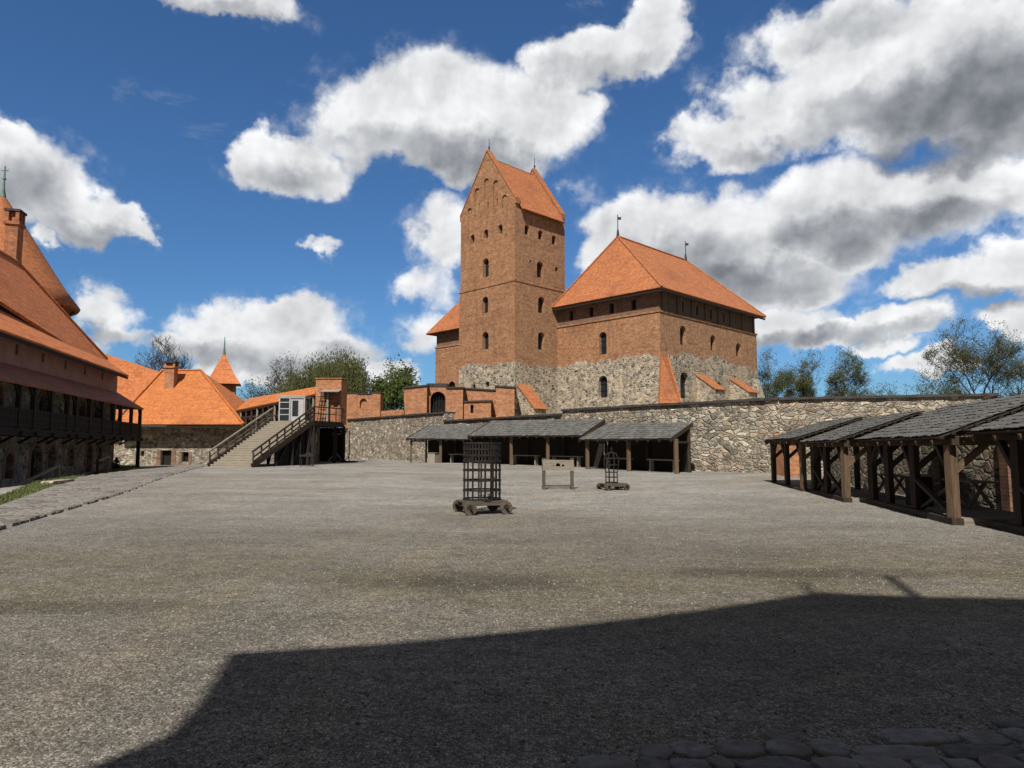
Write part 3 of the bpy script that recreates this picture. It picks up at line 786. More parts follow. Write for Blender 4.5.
for b in (rb, RB2):
    f = MB(); p = e(ra, b, ZR); f.tube([p, p + Vector((0, 0, .9))], [.2, .09], 8); f.tube([p + Vector((0, 0, .9)), p + Vector((0, 0, 2.7))], .05, 6)
    f.prism([p + Vector((0, -.02, 2.08)), p + Vector((.45, -.02, 2.1)), p + Vector((.38, -.02, 2.25)), p + Vector((.48, -.02, 2.4)), p + Vector((0, -.02, 2.42))], (0, .04, 0))
    f.build('weather_vane', M['metal'], hall)
# corner buttress : tiled slope widening towards its foot
ct = [Vector((15.80, 74.50, 11.75)), HFR.p(1.35, 11.75, .02)]; cb_ = [Vector((14.75, 71.6, 4.6)), Vector((17.9, 72.3, 4.6))]
m = MB(); c0, c1 = Vector((15.9, 75.2, 4.6)), HFR.p(1.5, 4.6, -.5)
m.mesh([ct[0], ct[1], cb_[1], cb_[0], c0 + Vector((0, 0, 7.1)), c1 + Vector((0, 0, 7.1))] + [Vector((p.x, p.y, -.5)) for p in (cb_[0], cb_[1], c1, c0)],
       [(0, 3, 2, 1), (3, 6, 7, 2), (0, 4, 9, 6, 3), (1, 2, 7, 8, 5), (4, 0, 1, 5)])
bo = m.build('buttress', M['keep_hall'], hall)
m = MB(); m.slab([p + Vector((0, -.24, .1)) for p in (ct[0], ct[1], cb_[1], cb_[0])], .1); m.build('tile_slope', M['tile_keep'], bo)
buttress(HFR, 8.3, 2.1, 10.0, 2.3, -.5, hall, ztoe=8.3)
buttress(HFR, 16.1, 2.2, 10.1, 2.4, -.5, hall, ztoe=8.4)
m = MB(); m.prism([HFR.p(HDp - 1.5, -.5, -.2), HFR.p(HDp - 1.5, -.5, 3.2), HFR.p(HDp - 1.5, 2, 3.0), HFR.p(HDp - 1.5, 10.6, .15), HFR.p(HDp - 1.5, 10.6, -.2)], DR * 1.4)
m.build('buttress', M['keep_hall'], hall)

# ------------------------------------------------------------------ left wing of the palace
W0 = T0 + DL * 9.75 + DR * 2.0
wing = thing('palace_side_wing', 'narrow brick palace wing peeping out left of the tower under a hipped tile roof', 'building', W0)
WF = Face(W0, DL, (-Q, -Q, 0))
blk(0, 7.2, 0, 15, -.8, 15.1, W0).build('wall', M['keep_wing'], wing, cut=openings(WF, [(3.8, 9.2, 1.5, 1.2, 'a')], wing, .4, M['dark_void']))
blk(0, 7.28, -.08, 15.08, 15.0, 15.2, W0).build('string_course', M['keep_wing'], wing)
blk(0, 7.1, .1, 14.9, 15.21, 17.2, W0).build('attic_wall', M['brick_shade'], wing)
w = lambda a, b, z: TP(a, b, z, W0)
hr = MB(); hr.slab([w(0, -.9, 17.0), w(8.2, -.9, 17.0), w(.0, 3.6, 25.2)], .2); hr.slab([w(8.2, -.9, 17.0), w(8.2, 15.9, 17.0), w(0, 11.4, 25.2), w(0, 3.6, 25.2)], .2)
hr.build('roof', M['tile_keep'], wing)

# ------------------------------------------------------------------ brick gatehouse ruin behind the wall
GY = 70.0
gate = thing('brick_gatehouse', 'low roofless brick gatehouse with arched doorway and dark copings below the tower', 'gatehouse', (-6, 78, 0))
def gbox(px0, px1, ytop, Y, th, name='wall', mat='brick_new', ytop2=None, capth=.16, over=.14, cut=None, cap=True):
    a, b = atY(px0, ytop, Y), atY(px1, ytop if ytop2 is None else ytop2, Y)
    m = MB(); m.prism([(a.x, Y, 1), (b.x, Y, 1), (b.x, Y, b.z), (a.x, Y, a.z)], (0, th, 0)); o = m.build(name, M[mat], gate, cut=cut)
    if cap:
        c = MB(); c.prism([(a.x - over, Y - over, a.z + .004), (b.x + over, Y - over, b.z + .004), (b.x + over, Y + th + over, b.z + .004), (a.x - over, Y + th + over, a.z + .004)], (0, 0, capth)); c.build('coping', M['cap'], gate)
    return a, b
gbox(404, 427, 388.5, 78, 4.0, ytop2=386)
ga = Face((0, 78.7, 0), (1, 0, 0), (0, -1, 0))
u, zt = ga.hit(438, 391.5); u2, _ = ga.hit(445.5, 400)
gcut = openings(ga, [(u, 5.0, (u2 - u) * 2, zt - 5.0, 'a')], gate, .75, M['dark_void'], 'doorway')
gbox(427.05, 447, 387, 78.7, 1.5, cut=gcut, capth=.4, over=.05)
gm_ = MB()
for k in range(5):
    x = u - .5 + k * .3; gm_.beam((x, 79.1, 5.0), (x, 79.1, zt - .25), .05)
gm_.beam((u - .8, 79.1, 6.0), (u + .8, 79.1, 6.0), .06); gm_.build('gate_grille', M['iron'], gate)
gbox(447.05, 462.9, 388.6, 77, 3.4, ytop2=388.4)
gbox(463, 496, 389.0, 79.2, .9, ytop2=391)
gd = Face((0, 77.4, 0), (1, 0, 0), (0, -1, 0)); u, zt = gd.hit(472, 404)
gbox(462.95, 491, 402.5, 77.4, 1.6, ytop2=401.5, cut=openings(gd, [(u, zt - 1.0, .34, .95, 'a')], gate, .4, M['dark_void']))
gbox(496.05, 514.5, 386.6, 77.6, 2.2, ytop2=388)

# brick piers standing on the left end of the curtain wall
bp = thing('brick_parapet', 'two red brick piers joined by a niche wall on the curtain wall left end', 'parapet', (-17, 78, 4))
def pbox(px0, px1, yt, Y, th, parent, zb=4.0, mat='brick_new', cut=None, cap='cap', name='pier'):
    a, b = atY(px0, yt, Y), atY(px1, yt, Y)
    m = MB(); m.prism([(a.x, Y, zb), (b.x, Y, zb), (b.x, Y, a.z), (a.x, Y, a.z)], (0, th, 0)); o = m.build(name, M[mat], parent, cut=cut)
    if cap:
        c = MB(); c.box(((a.x + b.x) / 2, Y + th / 2, a.z + .004), b.x - a.x + .16, th + .16, .1); c.build('coping', M[cap], o)
    return a, b
pbox(342, 357.5, 393.5, 80.2, 1.6, bp)
nf = Face((0, 79.4, 0), (1, 0, 0), (0, -1, 0)); u, zt = nf.hit(363.5, 398.5)
pbox(357.6, 372.2, 394.5, 79.4, .9, bp, cut=[nf.shape(u, zt - 1.1, arch(.8, 1.1), .3, .25)], name='niche_wall')
pbox(372.3, 380.5, 393, 77.5, 1.8, bp)
# low rail and wall top beyond
lw = thing('low_brick_wall', 'low brick wall with iron rail between the piers and the gatehouse', 'wall', (-11, 76, 4))
a, b = atY(381, 411, 76), atY(404, 409.5, 74)
m = MB(); m.prism([(a.x, a.y, 3), (b.x, b.y, 3), (b.x, b.y, b.z), (a.x, a.y, a.z)], (0, .6, 0)); m.build('wall', M['brick_new'], lw)
m = MB(); rl = Vector((0, 0, .8))
m.beam(a + rl, b + rl, .06)
for k in range(6):
    p = a.lerp(b, k / 5); m.beam(p, p + rl, .06)
m.build('rail', M['metal'], lw)
# ------------------------------------------------------------------ gallery building on the left
lb = thing('gallery_building', 'long shaded building with orange roof and black timber gallery on the far left', 'building', LO)
LF = Face(LO, E1, N1)
SL = 34.0
def lblk(s0, s1, d0, d1, z0, z1, mb=None):
    mb = mb or MB(); return mb.prism([LP(s0, d0, z0), LP(s1, d0, z0), LP(s1, d1, z0), LP(s0, d1, z0)], (0, 0, z1 - z0))
low_sp = [(16.7, -.35, 1.75, 2.25, 'a'), (6.45, -.15, 1.25, 2.1, 'a'), (24.5, -.9, 1.7, 2.4, 'a')]
lwin = [(14.15, .42, 1.3, 1.45, 'a'), (3.9, .4, .85, 1.5, 'a'), (20.6, -.1, 1.1, 1.5, 'a'), (10.4, .4, .8, 1.3, 'a')]
upd = [(16.06, 3.0, 1.5, 2.25, 'a'), (8.6, 3.0, 1.45, 2.1, 'a'), (5.2, 3.0, 1.3, 2.1, 'a'), (22.8, 3.0, 1.5, 2.2, 'a')]
upw = [(13.0, 4.0, .35, .4, 'r')]
cuts = openings(LF, low_sp, lb, .5, M['wood_black'], 'door') + openings(LF, lwin, lb, .5) + openings(LF, upd, lb, .45, M['wood_black'], 'door') + openings(LF, upw, lb, .4)
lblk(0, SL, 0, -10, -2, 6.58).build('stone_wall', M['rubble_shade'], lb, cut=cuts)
# brick surrounds of the openings
for u, z, ww, h, k in low_sp + lwin + upd:
    sm = MB(); o = arch(ww, h); oo = arch(ww + .56, h + .28)
    n = len(o)
    for i in range(1, n):
        j = (i + 1) % n
        if i == n - 1 and j == 0:
            pass
        a, b2, c2, d2 = o[i], o[j], oo[j], oo[i]
        sm.prism([LF.p(u + x, z + y, .0) for x, y in (a, b2, c2, d2)], N1 * .035)
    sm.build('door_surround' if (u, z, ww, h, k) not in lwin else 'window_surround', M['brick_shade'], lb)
slits = [(s, 7.3, .42, .62, 'r') for s in (20.54, 16.59, 12.53, 8.46, 4.21, 24.6, 28.6)]
cuts = openings(LF, slits, lb, .4, M['dark_void'])
lblk(.0, SL, 0, -10, 6.59, 8.62).build('upper_wall', M['plaster'], lb, cut=cuts)
# main roof : flared lower strip, steep upper slope, hip at the far end
RZL = 15.75
r_ = MB()
r_.slab([LP(.45, 1.0, 8.1), LP(SL + .5, 1.0, 8.1), LP(SL + .5, -2.6, 10.98), LP(11, -2.6, 10.98), LP(11, -.5, 9.3), LP(1.5, -.5, 9.3)], .14)
r_.slab([LP(1.5, -.5, 9.32), LP(11.0, -.52, 9.33), LP(20.0, -1.55, 10.79), LP(SL + .5, -2.9, 12.72), LP(SL + .5, -5, RZL), LP(8.5, -5, RZL)], .22)
r_.slab([LP(1.5, -.5, 9.32), LP(8.5, -5, RZL), LP(1.5, -9.5, 9.32)], .2)
r_.slab([LP(.45, 1.0, 8.1), LP(1.5, -.5, 9.3), LP(1.5, -9.5, 9.3), LP(.45, -11, 8.1)], .14)
r_.slab([LP(1.5, -9.5, 9.32), LP(8.5, -5, RZL), LP(SL + .5, -5, RZL), LP(SL + .5, -11, 8.1), LP(.45, -11, 8.1)], .2)
ro = r_.build('roof', M['tile'], lb)
rg = MB(); rg.tube([LP(1.5, -.5, 9.36), LP(8.5, -5, RZL + .05), LP(SL + .5, -5, RZL + .05)], .14, 6); rg.build('ridge_tiles', M['tile'], ro)
ev = MB(); ev.beam(LP(.5, .93, 7.86), LP(SL + .4, .93, 7.86), .08, .2); ev.build('eaves_board', M['wood_black'], lb)
# gable wall fill between the two roof levels
fm = MB(); fm.prism([LP(11.2, -.75, 9.3), LP(20, -1.85, 10.2), LP(SL, -3.2, 11), LP(SL, -3.2, 12.4), LP(20, -1.85, 10.6), LP(11.2, -.75, 9.4)], N1 * -.2); fm.build('roof_step', M['wood_black'], lb)
# pent roof over the gallery
pr = MB(); pr.slab([LP(-1.6, 1.85, 5.3), LP(SL, 1.85, 5.3), LP(SL, 0.005, 6.62), LP(-.2, .005, 6.62)], .14)
pr.slab([LP(-1.6, 1.85, 5.3), LP(-.2, 0.0, 6.62), LP(-.2, -3.5, 6.62), LP(-1.6, -3.5, 5.3)], .14)
pr.build('pent_roof', M['tile_dull'], lb)
# gallery floor, posts, rail
gl = MB(); lblk(-1.5, SL, .02, 1.75, 2.62, 2.8, gl); lblk(-1.5, -.02, -3.4, .01, 2.62, 2.8, gl)
gl.beam(LP(-1.5, 1.68, 2.5), LP(SL, 1.68, 2.5), .2, .24); gl.build('gallery_floor', M['wood_black'], lb)
for s in [-1.35, 1.55, 4.79, 6.82, 9.56, 12.38, 15.21, 16.74, 19.56, 22.1, 24.1, 27.0, 30.0, 33]:
    b_ = MB(); b_.beam(LP(s, 1.62, 2.8), LP(s, 1.62, 5.35), .24); b_.beam(LP(s, 1.62, 4.5), LP(s + .6, 1.62, 5.2), .12)
    b_.build('gallery_post', M['wood_black'], lb)
    j_ = MB(); j_.beam(LP(s, -.2, 2.5), LP(s, 1.95, 2.5), .2, .22); j_.beam(LP(s, .02, 2.0), LP(s, .7, 2.42), .12); j_.build('gallery_bracket', M['wood_black'], lb)
for s in (-1.35,):
    b_ = MB(); b_.beam(LP(s, 1.6, gz(LP(s, 1.6, 0).x, LP(s, 1.6, 0).y) - .1), LP(s, 1.6, 2.5), .26); b_.build('gallery_post', M['wood_black'], lb); b_ = MB(); b_.beam(LP(s, -3.3, -.3), LP(s, -3.3, 5.3), .22); b_.build('gallery_post', M['wood_black'], lb)
rl = MB()
for z in (2.95, 3.42, 3.85):
    rl.beam(LP(-1.4, 1.66, z), LP(SL, 1.66, z), .07, .1); rl.beam(LP(-1.4, 1.62, z), LP(-1.4, -3.3, z), .07, .1)
s = -1.3
while s < SL:
    rl.beam(LP(s, 1.66, 2.85), LP(s, 1.66, 3.85), .2, .04, up=N1); s += .265
s = 1.4
while s > -3.2:
    rl.beam(LP(-1.4, s, 2.85), LP(-1.4, s, 3.85), .04, .17, up=N1); s -= .3
rl.build('railing', M['wood_black'], lb)
# chimney at the end of the ridge
def chimney(parent, p, w, d, h, ax, mat, n=3):
    m = MB(); m.box(p, w, d, h * .8, ax); ayx = Vector((-ax.y, ax.x, 0))
    m.box(p + Vector((0, 0, h * .8 + .001)), w + .22, d + .22, .22, ax)
    for i in range(n + 1):
        for sgn in (-1, 1):
            q = p + ax * ((i / n - .5) * (w - .08)) + ayx * (sgn * (d / 2 - .08)); m.box(q + Vector((0, 0, h * .8 + .222)), .2, .24, h * .2 - .35, ax)
    m.box(p + Vector((0, 0, h * .8 + .223)), w * .62, d * .45, h * .2 - .36, ax)
    o = m.build('chimney', M[mat], parent)
    c = MB(); c.box(p + Vector((0, 0, h - .12)), w + .26, d + .26, .16, ax); c.build('chimney_cap', M['cap'], o)
    return o
cpx = ray(18.5, 262); 
chimney(lb, LP(8.3, -5.4, 14.0), 1.0, .85, 5.75, E1, 'brick', 2)

# round tower with conical roof behind the gallery building
CT = Vector((-53.5, 72.0, 0))
rt = thing('round_tower', 'round tower with tall conical tile roof rising behind the gallery building', 'tower', CT)
m = MB(); m.lathe(CT, [(6.0, -1), (6.0, 16.4)], 40); m.build('wall', M['brick'], rt)
m = MB(); m.lathe(CT, [(7.35, 16.5), (7.5, 16.75), (6.2, 18.5), (4.95, 20.5), (2.65, 24.3), (.26, 28.0), (.1, 28.2)], 48)
m.lathe(CT, [(6.0, 16.45), (7.35, 16.5)], 48)
cone = m.build('roof', M['tile_keep'], rt)
m = MB(); m.tube([CT + Vector((0, 0, 28.0)), CT + Vector((0, 0, 29.0)), CT + Vector((0, 0, 31.4))], [.3, .12, .06], 8)
m.tube([CT + Vector((0, 0, 29.8)), CT + Vector((0, 0, 30.0)), CT + Vector((0, 0, 30.2))], [.05, .2, .05], 8); m.beam(CT + Vector((-.35, 0, 30.9)), CT + Vector((.35, 0, 30.9)), .08)
m.build('finial', M['copper'], rt)
for k in range(12):
    a = k * math.pi / 6 + .2; c, s_ = math.cos(a), math.sin(a); p = CT + Vector((c * 6.02, s_ * 6.02, 13.2))
    wm = MB(); wm.box(p, .5, .3, 1.0, Vector((-s_, c, 0))); wm.build('window', M['dark_void'], rt)
for k in range(14):
    a = k * 2 * math.pi / 14; p = CT + Vector((math.cos(a) * 5.95, math.sin(a) * 5.95, 15.3)); q = CT + Vector((math.cos(a) * 6.9, math.sin(a) * 7.0, 16.4))
    m = MB(); m.beam(p, q, .22); m.build('eaves_strut', M['wood_black'], rt)

# ------------------------------------------------------------------ orange roofed range across the corner
rgx = thing('stone_range', 'low stone range with broad bright orange roof behind the wooden stairs', 'building', (-34, 72, 0))
RF = Face((-34, 72.4, 0), (1, 0, 0), (0, -1, 0))
def rh(px, py): return RF.hit(px, py)
d0 = rh(160.5, 461)[0]; d1 = rh(171, 461)[0]; w0 = rh(182, 455)[0]; w1 = rh(188.5, 455)[0]; sx = rh(142.5, 450)[0]
cuts = openings(RF, [((d0 + d1) / 2, -.1, d1 - d0, 1.62, 'r')], rgx, .5, M['wood_black'], 'door') + openings(RF, [((w0 + w1) / 2, .35, w1 - w0, 1.0, 'r'), (sx, .95, .35, .5, 'r')], rgx, .45)
xr = rh(241.5, 430)[0]
MB().prism([RF.p(-9.5, -1, 0), RF.p(xr, -1, 0), RF.p(xr, -1, -10.5), RF.p(-9.5, -1, -10.5)], (0, 0, 5.0)).build('stone_wall', M['range_stone'], rgx, cut=cuts)
sm = MB()
for u0, u1 in ((d0 - .42, d0 - .02), (d1 + .02, d1 + .45), (w0 - .3, w0 - .02), (w1 + .02, w1 + .32)):
    sm.prism([RF.p(u0, -.2, 0), RF.p(u1, -.2, 0), RF.p(u1, 1.55 if u0 < d1 + .1 else 1.4, 0), RF.p(u0, 1.55 if u0 < d1 + .1 else 1.4, 0)], (0, -.04, 0))
sm.build('door_jamb', M['brick_shade'], rgx)
rr_ = MB(); EZr = 4.12
eL, eR = Vector((-40.1, 70.7, EZr)), atY(243.5, 425, 70.7); eR.z = EZr
kL, kR = Vector((-38.6, 77.2, 10.25)), atY(201, 371, 77.2); kR.z = 10.25
rr_.slab([eL, eR, kR, kL], .2)
rr_.slab([eR, Vector((eR.x, 83.2, EZr)), kR], .2)
rr_.slab([kL, kR, Vector((eR.x, 83.2, EZr)), Vector((-40.6, 83.2, EZr))], .2)
ro = rr_.build('roof', M['tile_new'], rgx)
m = MB(); m.tube([kL + Vector((0, 0, .05)), kR + Vector((0, 0, .05)), eR + Vector((0, 0, .05))], .13, 6); m.tube([eL + Vector((.1, 0, .06)), kL + Vector((.1, 0, .06))], .15, 6); m.build('ridge_tiles', M['tile_new'], ro)
m = MB(); m.beam(eL + Vector((0, .1, -.28)), eR + Vector((0, .1, -.28)), .1, .18); m.build('eaves_board', M['wood_black'], rgx)
a = atY(171, 380, 75.3); chimney(rgx, Vector((a.x, 75.3, 7.6)), 1.0, .85, 3.35, Vector((1, 0, 0)), 'brick_new', 1)
p = RF.p(rh(138, 450)[0], -.05, .12); m = MB(); m.tube([p, p + Vector((0, 0, 3.9)), p + Vector((0, -.5, 4.1))], .11, 8); m.build('drainpipe', M['wood_brown'], rgx)
# side roof running on towards the gallery building
sr = thing('side_range', 'orange roofed range joining the gallery building to the stone range', 'building', (-41, 70, 0))
m = MB(); A, B = Vector((-38.75, 77.2, 10.1)), Vector((-48, 72.5, 13.4)); C1 = Vector((-47.5, 68.0, 7.2)); D1 = Vector((-40.3, 70.9, 4.05))
m.slab([A, B, C1, D1], .2); m.build('roof', M['tile'], sr)
m = MB(); m.prism([(-41.0, 72.3, -1), (-44.0, 67.6, -1), (-48.2, 69.6, -1), (-45.5, 74, -1)], (0, 0, 5.0)); m.build('stone_wall', M['range_stone'], sr)
# turret
tp = atY(216.5, 383, 92)
tu = thing('turret', 'small square turret with pointed orange roof and spike behind the stone range', 'turret', (tp.x, 93, 0))
m = MB(); m.box((tp.x + .2, 94, 0), 2.9, 2.9, tp.z, Vector((1, .35, 0))); m.build('wall', M['brick'], tu)
m = MB(); ap = Vector((tp.x + .05, 94, 14.6)); ax = Vector((1, .35, 0)).normalized(); ay = Vector((-ax.y, ax.x, 0)); cc = Vector((tp.x + .1, 94, tp.z - .05))
q = [cc + ax * (i * 2.2) + ay * (j * 2.2) for i, j in ((-1, -1), (1, -1), (1, 1), (-1, 1))]
for i in range(4):
    a, b = q[i], q[(i + 1) % 4]; m1, m2 = a.lerp(ap, .35), b.lerp(ap, .35); dn = Vector((0, 0, -.3)); m.face([a, b, m2 + dn, m1 + dn]); m.face([m1 + dn, m2 + dn, ap])
m.face(q[::-1]); m.build('roof', M['tile'], tu)
m = MB(); m.tube([ap - Vector((0, 0, .3)), ap + Vector((0, 0, .6)), ap + Vector((0, 0, 2.1))], [.22, .1, .04], 6); m.build('finial', M['copper'], tu)

# ------------------------------------------------------------------ wooden stairs and landing
SB = Vector((-21.75, 51.0, 0)); SD = Vector((2.65, 5.0, 0)); SRUN = SD.length; SD.normalize(); SW = Vector((SD.y, -SD.x, 0)); WID = 4.4
SZ0 = gz(SB.x, SB.y); SZ1 = 3.83
stairs = thing('wooden_staircase', 'wide wooden staircase with dark handrails climbing to the covered landing', 'staircase', (SB.x, SB.y, SZ0))
def SP(run, wd, z):
    p = SB + SD * run + SW * wd; return Vector((p.x, p.y, z))
def sz(run): return SZ0 + (SZ1 - SZ0) * run / SRUN
NSTEP = 20; tr = MB()
for i in range(NSTEP):
    r0 = SRUN * i / NSTEP; z = sz(r0) + (SZ1 - SZ0) / NSTEP; g_ = SRUN / NSTEP
    tr.beam(SP(r0 + g_ / 2, .1, z - .04), SP(r0 + g_ / 2, WID - .1, z - .04), g_ + .035, .07)
    tr.beam(SP(r0 + .01, .12, z - .17), SP(r0 + .01, WID - .12, z - .17), .03, .2)
tr.build('treads', M['wood_pale'], stairs)
for wd in (.0, WID):
    m = MB(); m.beam(SP(-.1, wd, SZ0 + .05), SP(SRUN, wd, SZ1 - .12), .12, .36); m.build('stringer', M['wood_dark'], stairs)
    m = MB(); m.beam(SP(-.1, wd, SZ0 + 1.05), SP(SRUN + .1, wd, SZ1 + 1.05), .13, .1); m.beam(SP(0, wd, SZ0 + .68), SP(SRUN, wd, SZ1 + .66), .06, .09); m.beam(SP(0, wd, SZ0 + .36), SP(SRUN, wd, SZ1 + .34), .06, .09)
    m.build('handrail', M['wood_grey'] if wd == 0 else M['wood_dark'], stairs)
    for k in range(9):
        r0 = SRUN * k / 8; m = MB(); m.beam(SP(r0, wd, sz(r0) - .1), SP(r0, wd, sz(r0) + 1.0), .11); m.build('rail_post', M['wood_dark'], stairs)
for k in range(1, 4):
    for wd in (.15, WID - .15):
        r0 = SRUN * k / 3.6 + .6; m = MB(); m.beam(SP(r0, wd, .1), SP(r0, wd, sz(r0) - .15), .2); m.beam(SP(r0, wd, .4), SP(r0 + .9, wd, sz(r0)), .13); m.build('support_post', M['wood_black'], stairs)
m = MB()
for k in range(16):
    r0 = SRUN * (.45 + .55 * k / 16); m.beam(SP(r0, WID - .3, .1), SP(r0, WID - .3, sz(r0) - .2), .28, .04, up=SW)
m.build('side_boarding', M['wood_black'], stairs)
# landing deck
dk = thing('wooden_landing', 'dark timber landing on posts at the head of the wooden stairs', 'landing', (-17, 60, .4))
P1, P2 = SP(SRUN, 0, SZ1), SP(SRUN, WID, SZ1); P3, P4, P5 = Vector((-13.7, 57.2, SZ1)), Vector((-15.7, 66, SZ1)), Vector((-20.5, 66, SZ1))
m = MB(); m.prism([P - Vector((0, 0, .16)) for P in (P1, P2, P3, P4, P5)], (0, 0, .15)); m.build('deck', M['wood_dark'], dk)
m = MB()
for k in range(5):
    p = P2.lerp(P3, k / 4); m.beam(p + Vector((0, 0, 1.05)) if k < 4 else p + Vector((0, 0, 1.05)), p, .08)
m.beam(P2 + Vector((0, 0, 1.05)), P3 + Vector((0, 0, 1.05)), .08); m.beam(P2 + Vector((0, 0, .55)), P3 + Vector((0, 0, .55)), .06); m.beam(P3 + Vector((0, 0, 1.05)), P4 + Vector((0, 0, 1.05)), .08)
m.beam(P3 + Vector((0, 0, .55)), P4 + Vector((0, 0, .55)), .06)
m.build('railing', M['wood_dark'], dk)
for p in (P2, P3.lerp(P4, .5), P4, P5, P2.lerp(P3, .5) + Vector((0, 2, 0))):
    m = MB(); m.beam(Vector((p.x, p.y + .1, .1)), Vector((p.x, p.y + .1, SZ1 - .17)), .24); m.build('support_post', M['wood_black'], dk)
m = MB(); m.beam(P2 - Vector((0, 0, .3)), P3 - Vector((0, 0, .3)), .16, .22); m.beam(P3 - Vector((0, 0, .3)), P4 - Vector((0, 0, .3)), .16, .22); m.build('edge_beam', M['wood_black'], dk)
m = MB(); m.prism([(-22, 66.2, -.2), (-15.85, 66.2, -.2), (-15.85, 66.2, SZ1 - .2), (-22, 66.2, SZ1 - .2)], (0, .5, 0)); m.build('back_boarding', M['wood_black'], dk)
# brick pier house at the landing
bh = thing('brick_pier_house', 'narrow brick pier with lattice and small awning at the end of the landing', 'pier', (-16, 62, SZ1))
a, b = atY(316, 379, 62), atY(341.5, 379, 62)
m = MB(); mid = lerp(a.x, b.x, .28)
m.prism([(a.x, 62, SZ1), (b.x, 62, SZ1), (b.x, 62, a.z), (a.x, 62, a.z)], (0, 2.2, 0)); m.build('wall', M['brick_new'], bh)
m = MB(); m.box(((a.x + b.x) / 2, 63.1, a.z + .003), b.x - a.x + .14, 2.34, .1); m.build('coping', M['brick'], bh)
m = MB()
x0, x1 = lerp(a.x, b.x, .3), lerp(a.x, b.x, 1.02); zt = atY(330, 391, 61.5).z
m.prism([(x0, 61.0, zt - .12), (x1, 61.0, zt - .12), (x1, 61.98, zt + .08), (x0, 61.98, zt + .08)], (0, 0, .08)); m.build('awning', M['wood_pale'], bh)
m = MB(); m.beam((lerp(a.x, b.x, .52), 61.6, SZ1), (lerp(a.x, b.x, .52), 61.6, zt - .05), .16); m.build('awning_post', M['wood_pale'], bh)
m = MB()
for k in range(4): x = lerp(a.x, b.x, .2 + .1 * k); m.beam((x - .15, 61.5, SZ1), (x + .1, 61.9, zt), .045)
for k in range(8): z = lerp(SZ1 + .1, zt - .1, k / 7); m.beam((lerp(a.x, b.x, .16), 61.7, z), (lerp(a.x, b.x, .52), 61.7, z), .045)
m.build('lattice', M['wood_dark'], bh)
m = MB(); m.prism([(lerp(a.x, b.x, .6), 61.97, SZ1 + .02), (lerp(a.x, b.x, .97), 61.97, SZ1 + .02), (lerp(a.x, b.x, .97), 61.97, zt - .3), (lerp(a.x, b.x, .6), 61.97, zt - .3)], (0, -.07, 0)); do = m.build('door', M['brick'], bh)
m = MB(); m.box((lerp(a.x, b.x, .8), 61.85, SZ1 + 1.6), .35, .1, .2); m.build('door_sign', M['dark_void'], do)
# covered wall walk
cg = thing('covered_gallery', 'roofed timber wall walk with orange tiles descending from the brick pier to the stone range', 'gallery', (-22, 67, 0))
a, b = atY(314.5, 394, 62.6), atY(236, 410, 72); ta, tb = atY(317, 386.5, 64.6), atY(249, 398.5, 74.4)
m = MB(); m.slab([a, ta, tb, b], .16)
ba, bb_ = a + (ta - a) * 2, b + (tb - b) * 2; ba.z = a.z; bb_.z = b.z
m.slab([ba, ta, tb, bb_], .16); m.build('roof', M['tile_new'], cg)
h = Vector((0, .35, 0))
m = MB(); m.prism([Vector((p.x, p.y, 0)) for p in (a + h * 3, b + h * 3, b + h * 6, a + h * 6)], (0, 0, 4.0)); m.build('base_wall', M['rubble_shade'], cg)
m = MB()
for k in range(34):
    p = (a + h * 2).lerp(b + h * 2, k / 33); q = (a + h * 2).lerp(b + h * 2, (k + .93) / 33)
    m.prism([(p.x, p.y, 4.01), (q.x, q.y, 4.01), (q.x, q.y, q.z - .1), (p.x, p.y, p.z - .1)], (0, .05, 0))
m.build('board_wall', M['wood_dark'], cg)
for k in range(13):
    p = (a + h).lerp(b + h, (k + .3) / 13); m = MB(); m.beam(Vector((p.x, p.y, 3.2)), Vector((p.x, p.y, p.z - .12)), .17); m.build('post', M['wood_dark'] if k % 3 else M['wood_grey'], cg)
m = MB(); m.beam(Vector((a.x, a.y + .3, 4.85)), Vector((b.x, b.y + .3, 4.85)), .1, .12); m.beam(Vector((a.x, a.y + .3, a.z - .2)), Vector((b.x, b.y + .3, b.z - .2)), .14, .16); m.build('rail', M['wood_dark'], cg)
# glazed kiosk on the landing
a, b = atY(279, 421, 57.6), atY(304, 421, 57.6); KZ = SZ1; zt = atY(290, 397.5, 57.6).z
kb = thing('glass_kiosk', 'small white framed glass booth at the top of the wooden stairs', 'booth', ((a.x + b.x) / 2, 58, KZ))
m = MB(); y0, y1 = 57.6, 59.0; xm = lerp(a.x, b.x, .42)
for x in (a.x, xm, b.x):
    for y in (y0, y1): m.beam((x, y, KZ), (x, y, zt), .1)
for y in (y0, y1):
    m.beam((a.x, y, zt), (b.x, y, zt), .12); m.beam((a.x, y, KZ + .06), (b.x, y, KZ + .06), .1)
for x in (a.x, b.x): m.beam((x, y0, zt), (x, y1, zt), .12)
for z in (.62, 1.1, 1.62): m.beam((a.x, y0, KZ + z), (xm, y0, KZ + z), .07)
m.build('frame', M['white'], kb)
m = MB(); m.prism([(a.x + .06, y0 + .02, KZ + .1), (xm - .06, y0 + .02, KZ + .1), (xm - .06, y0 + .02, zt - .06), (a.x + .06, y0 + .02, zt - .06)], (0, .02, 0)); m.prism([(a.x + .02, y0 + .06, KZ + .1), (a.x + .02, y1 - .06, KZ + .1), (a.x + .02, y1 - .06, zt - .06), (a.x + .02, y0 + .06, zt - .06)], (.02, 0, 0)); m.build('pane', M['pane'], kb)
m = MB(); m.prism([(xm + .08, y0 + .01, KZ + .05), (b.x - .08, y0 + .01, KZ + .05), (b.x - .08, y0 + .01, zt - .1), (xm + .08, y0 + .01, zt - .1)], (0, .03, 0)); do = m.build('door', M['white'], kb)
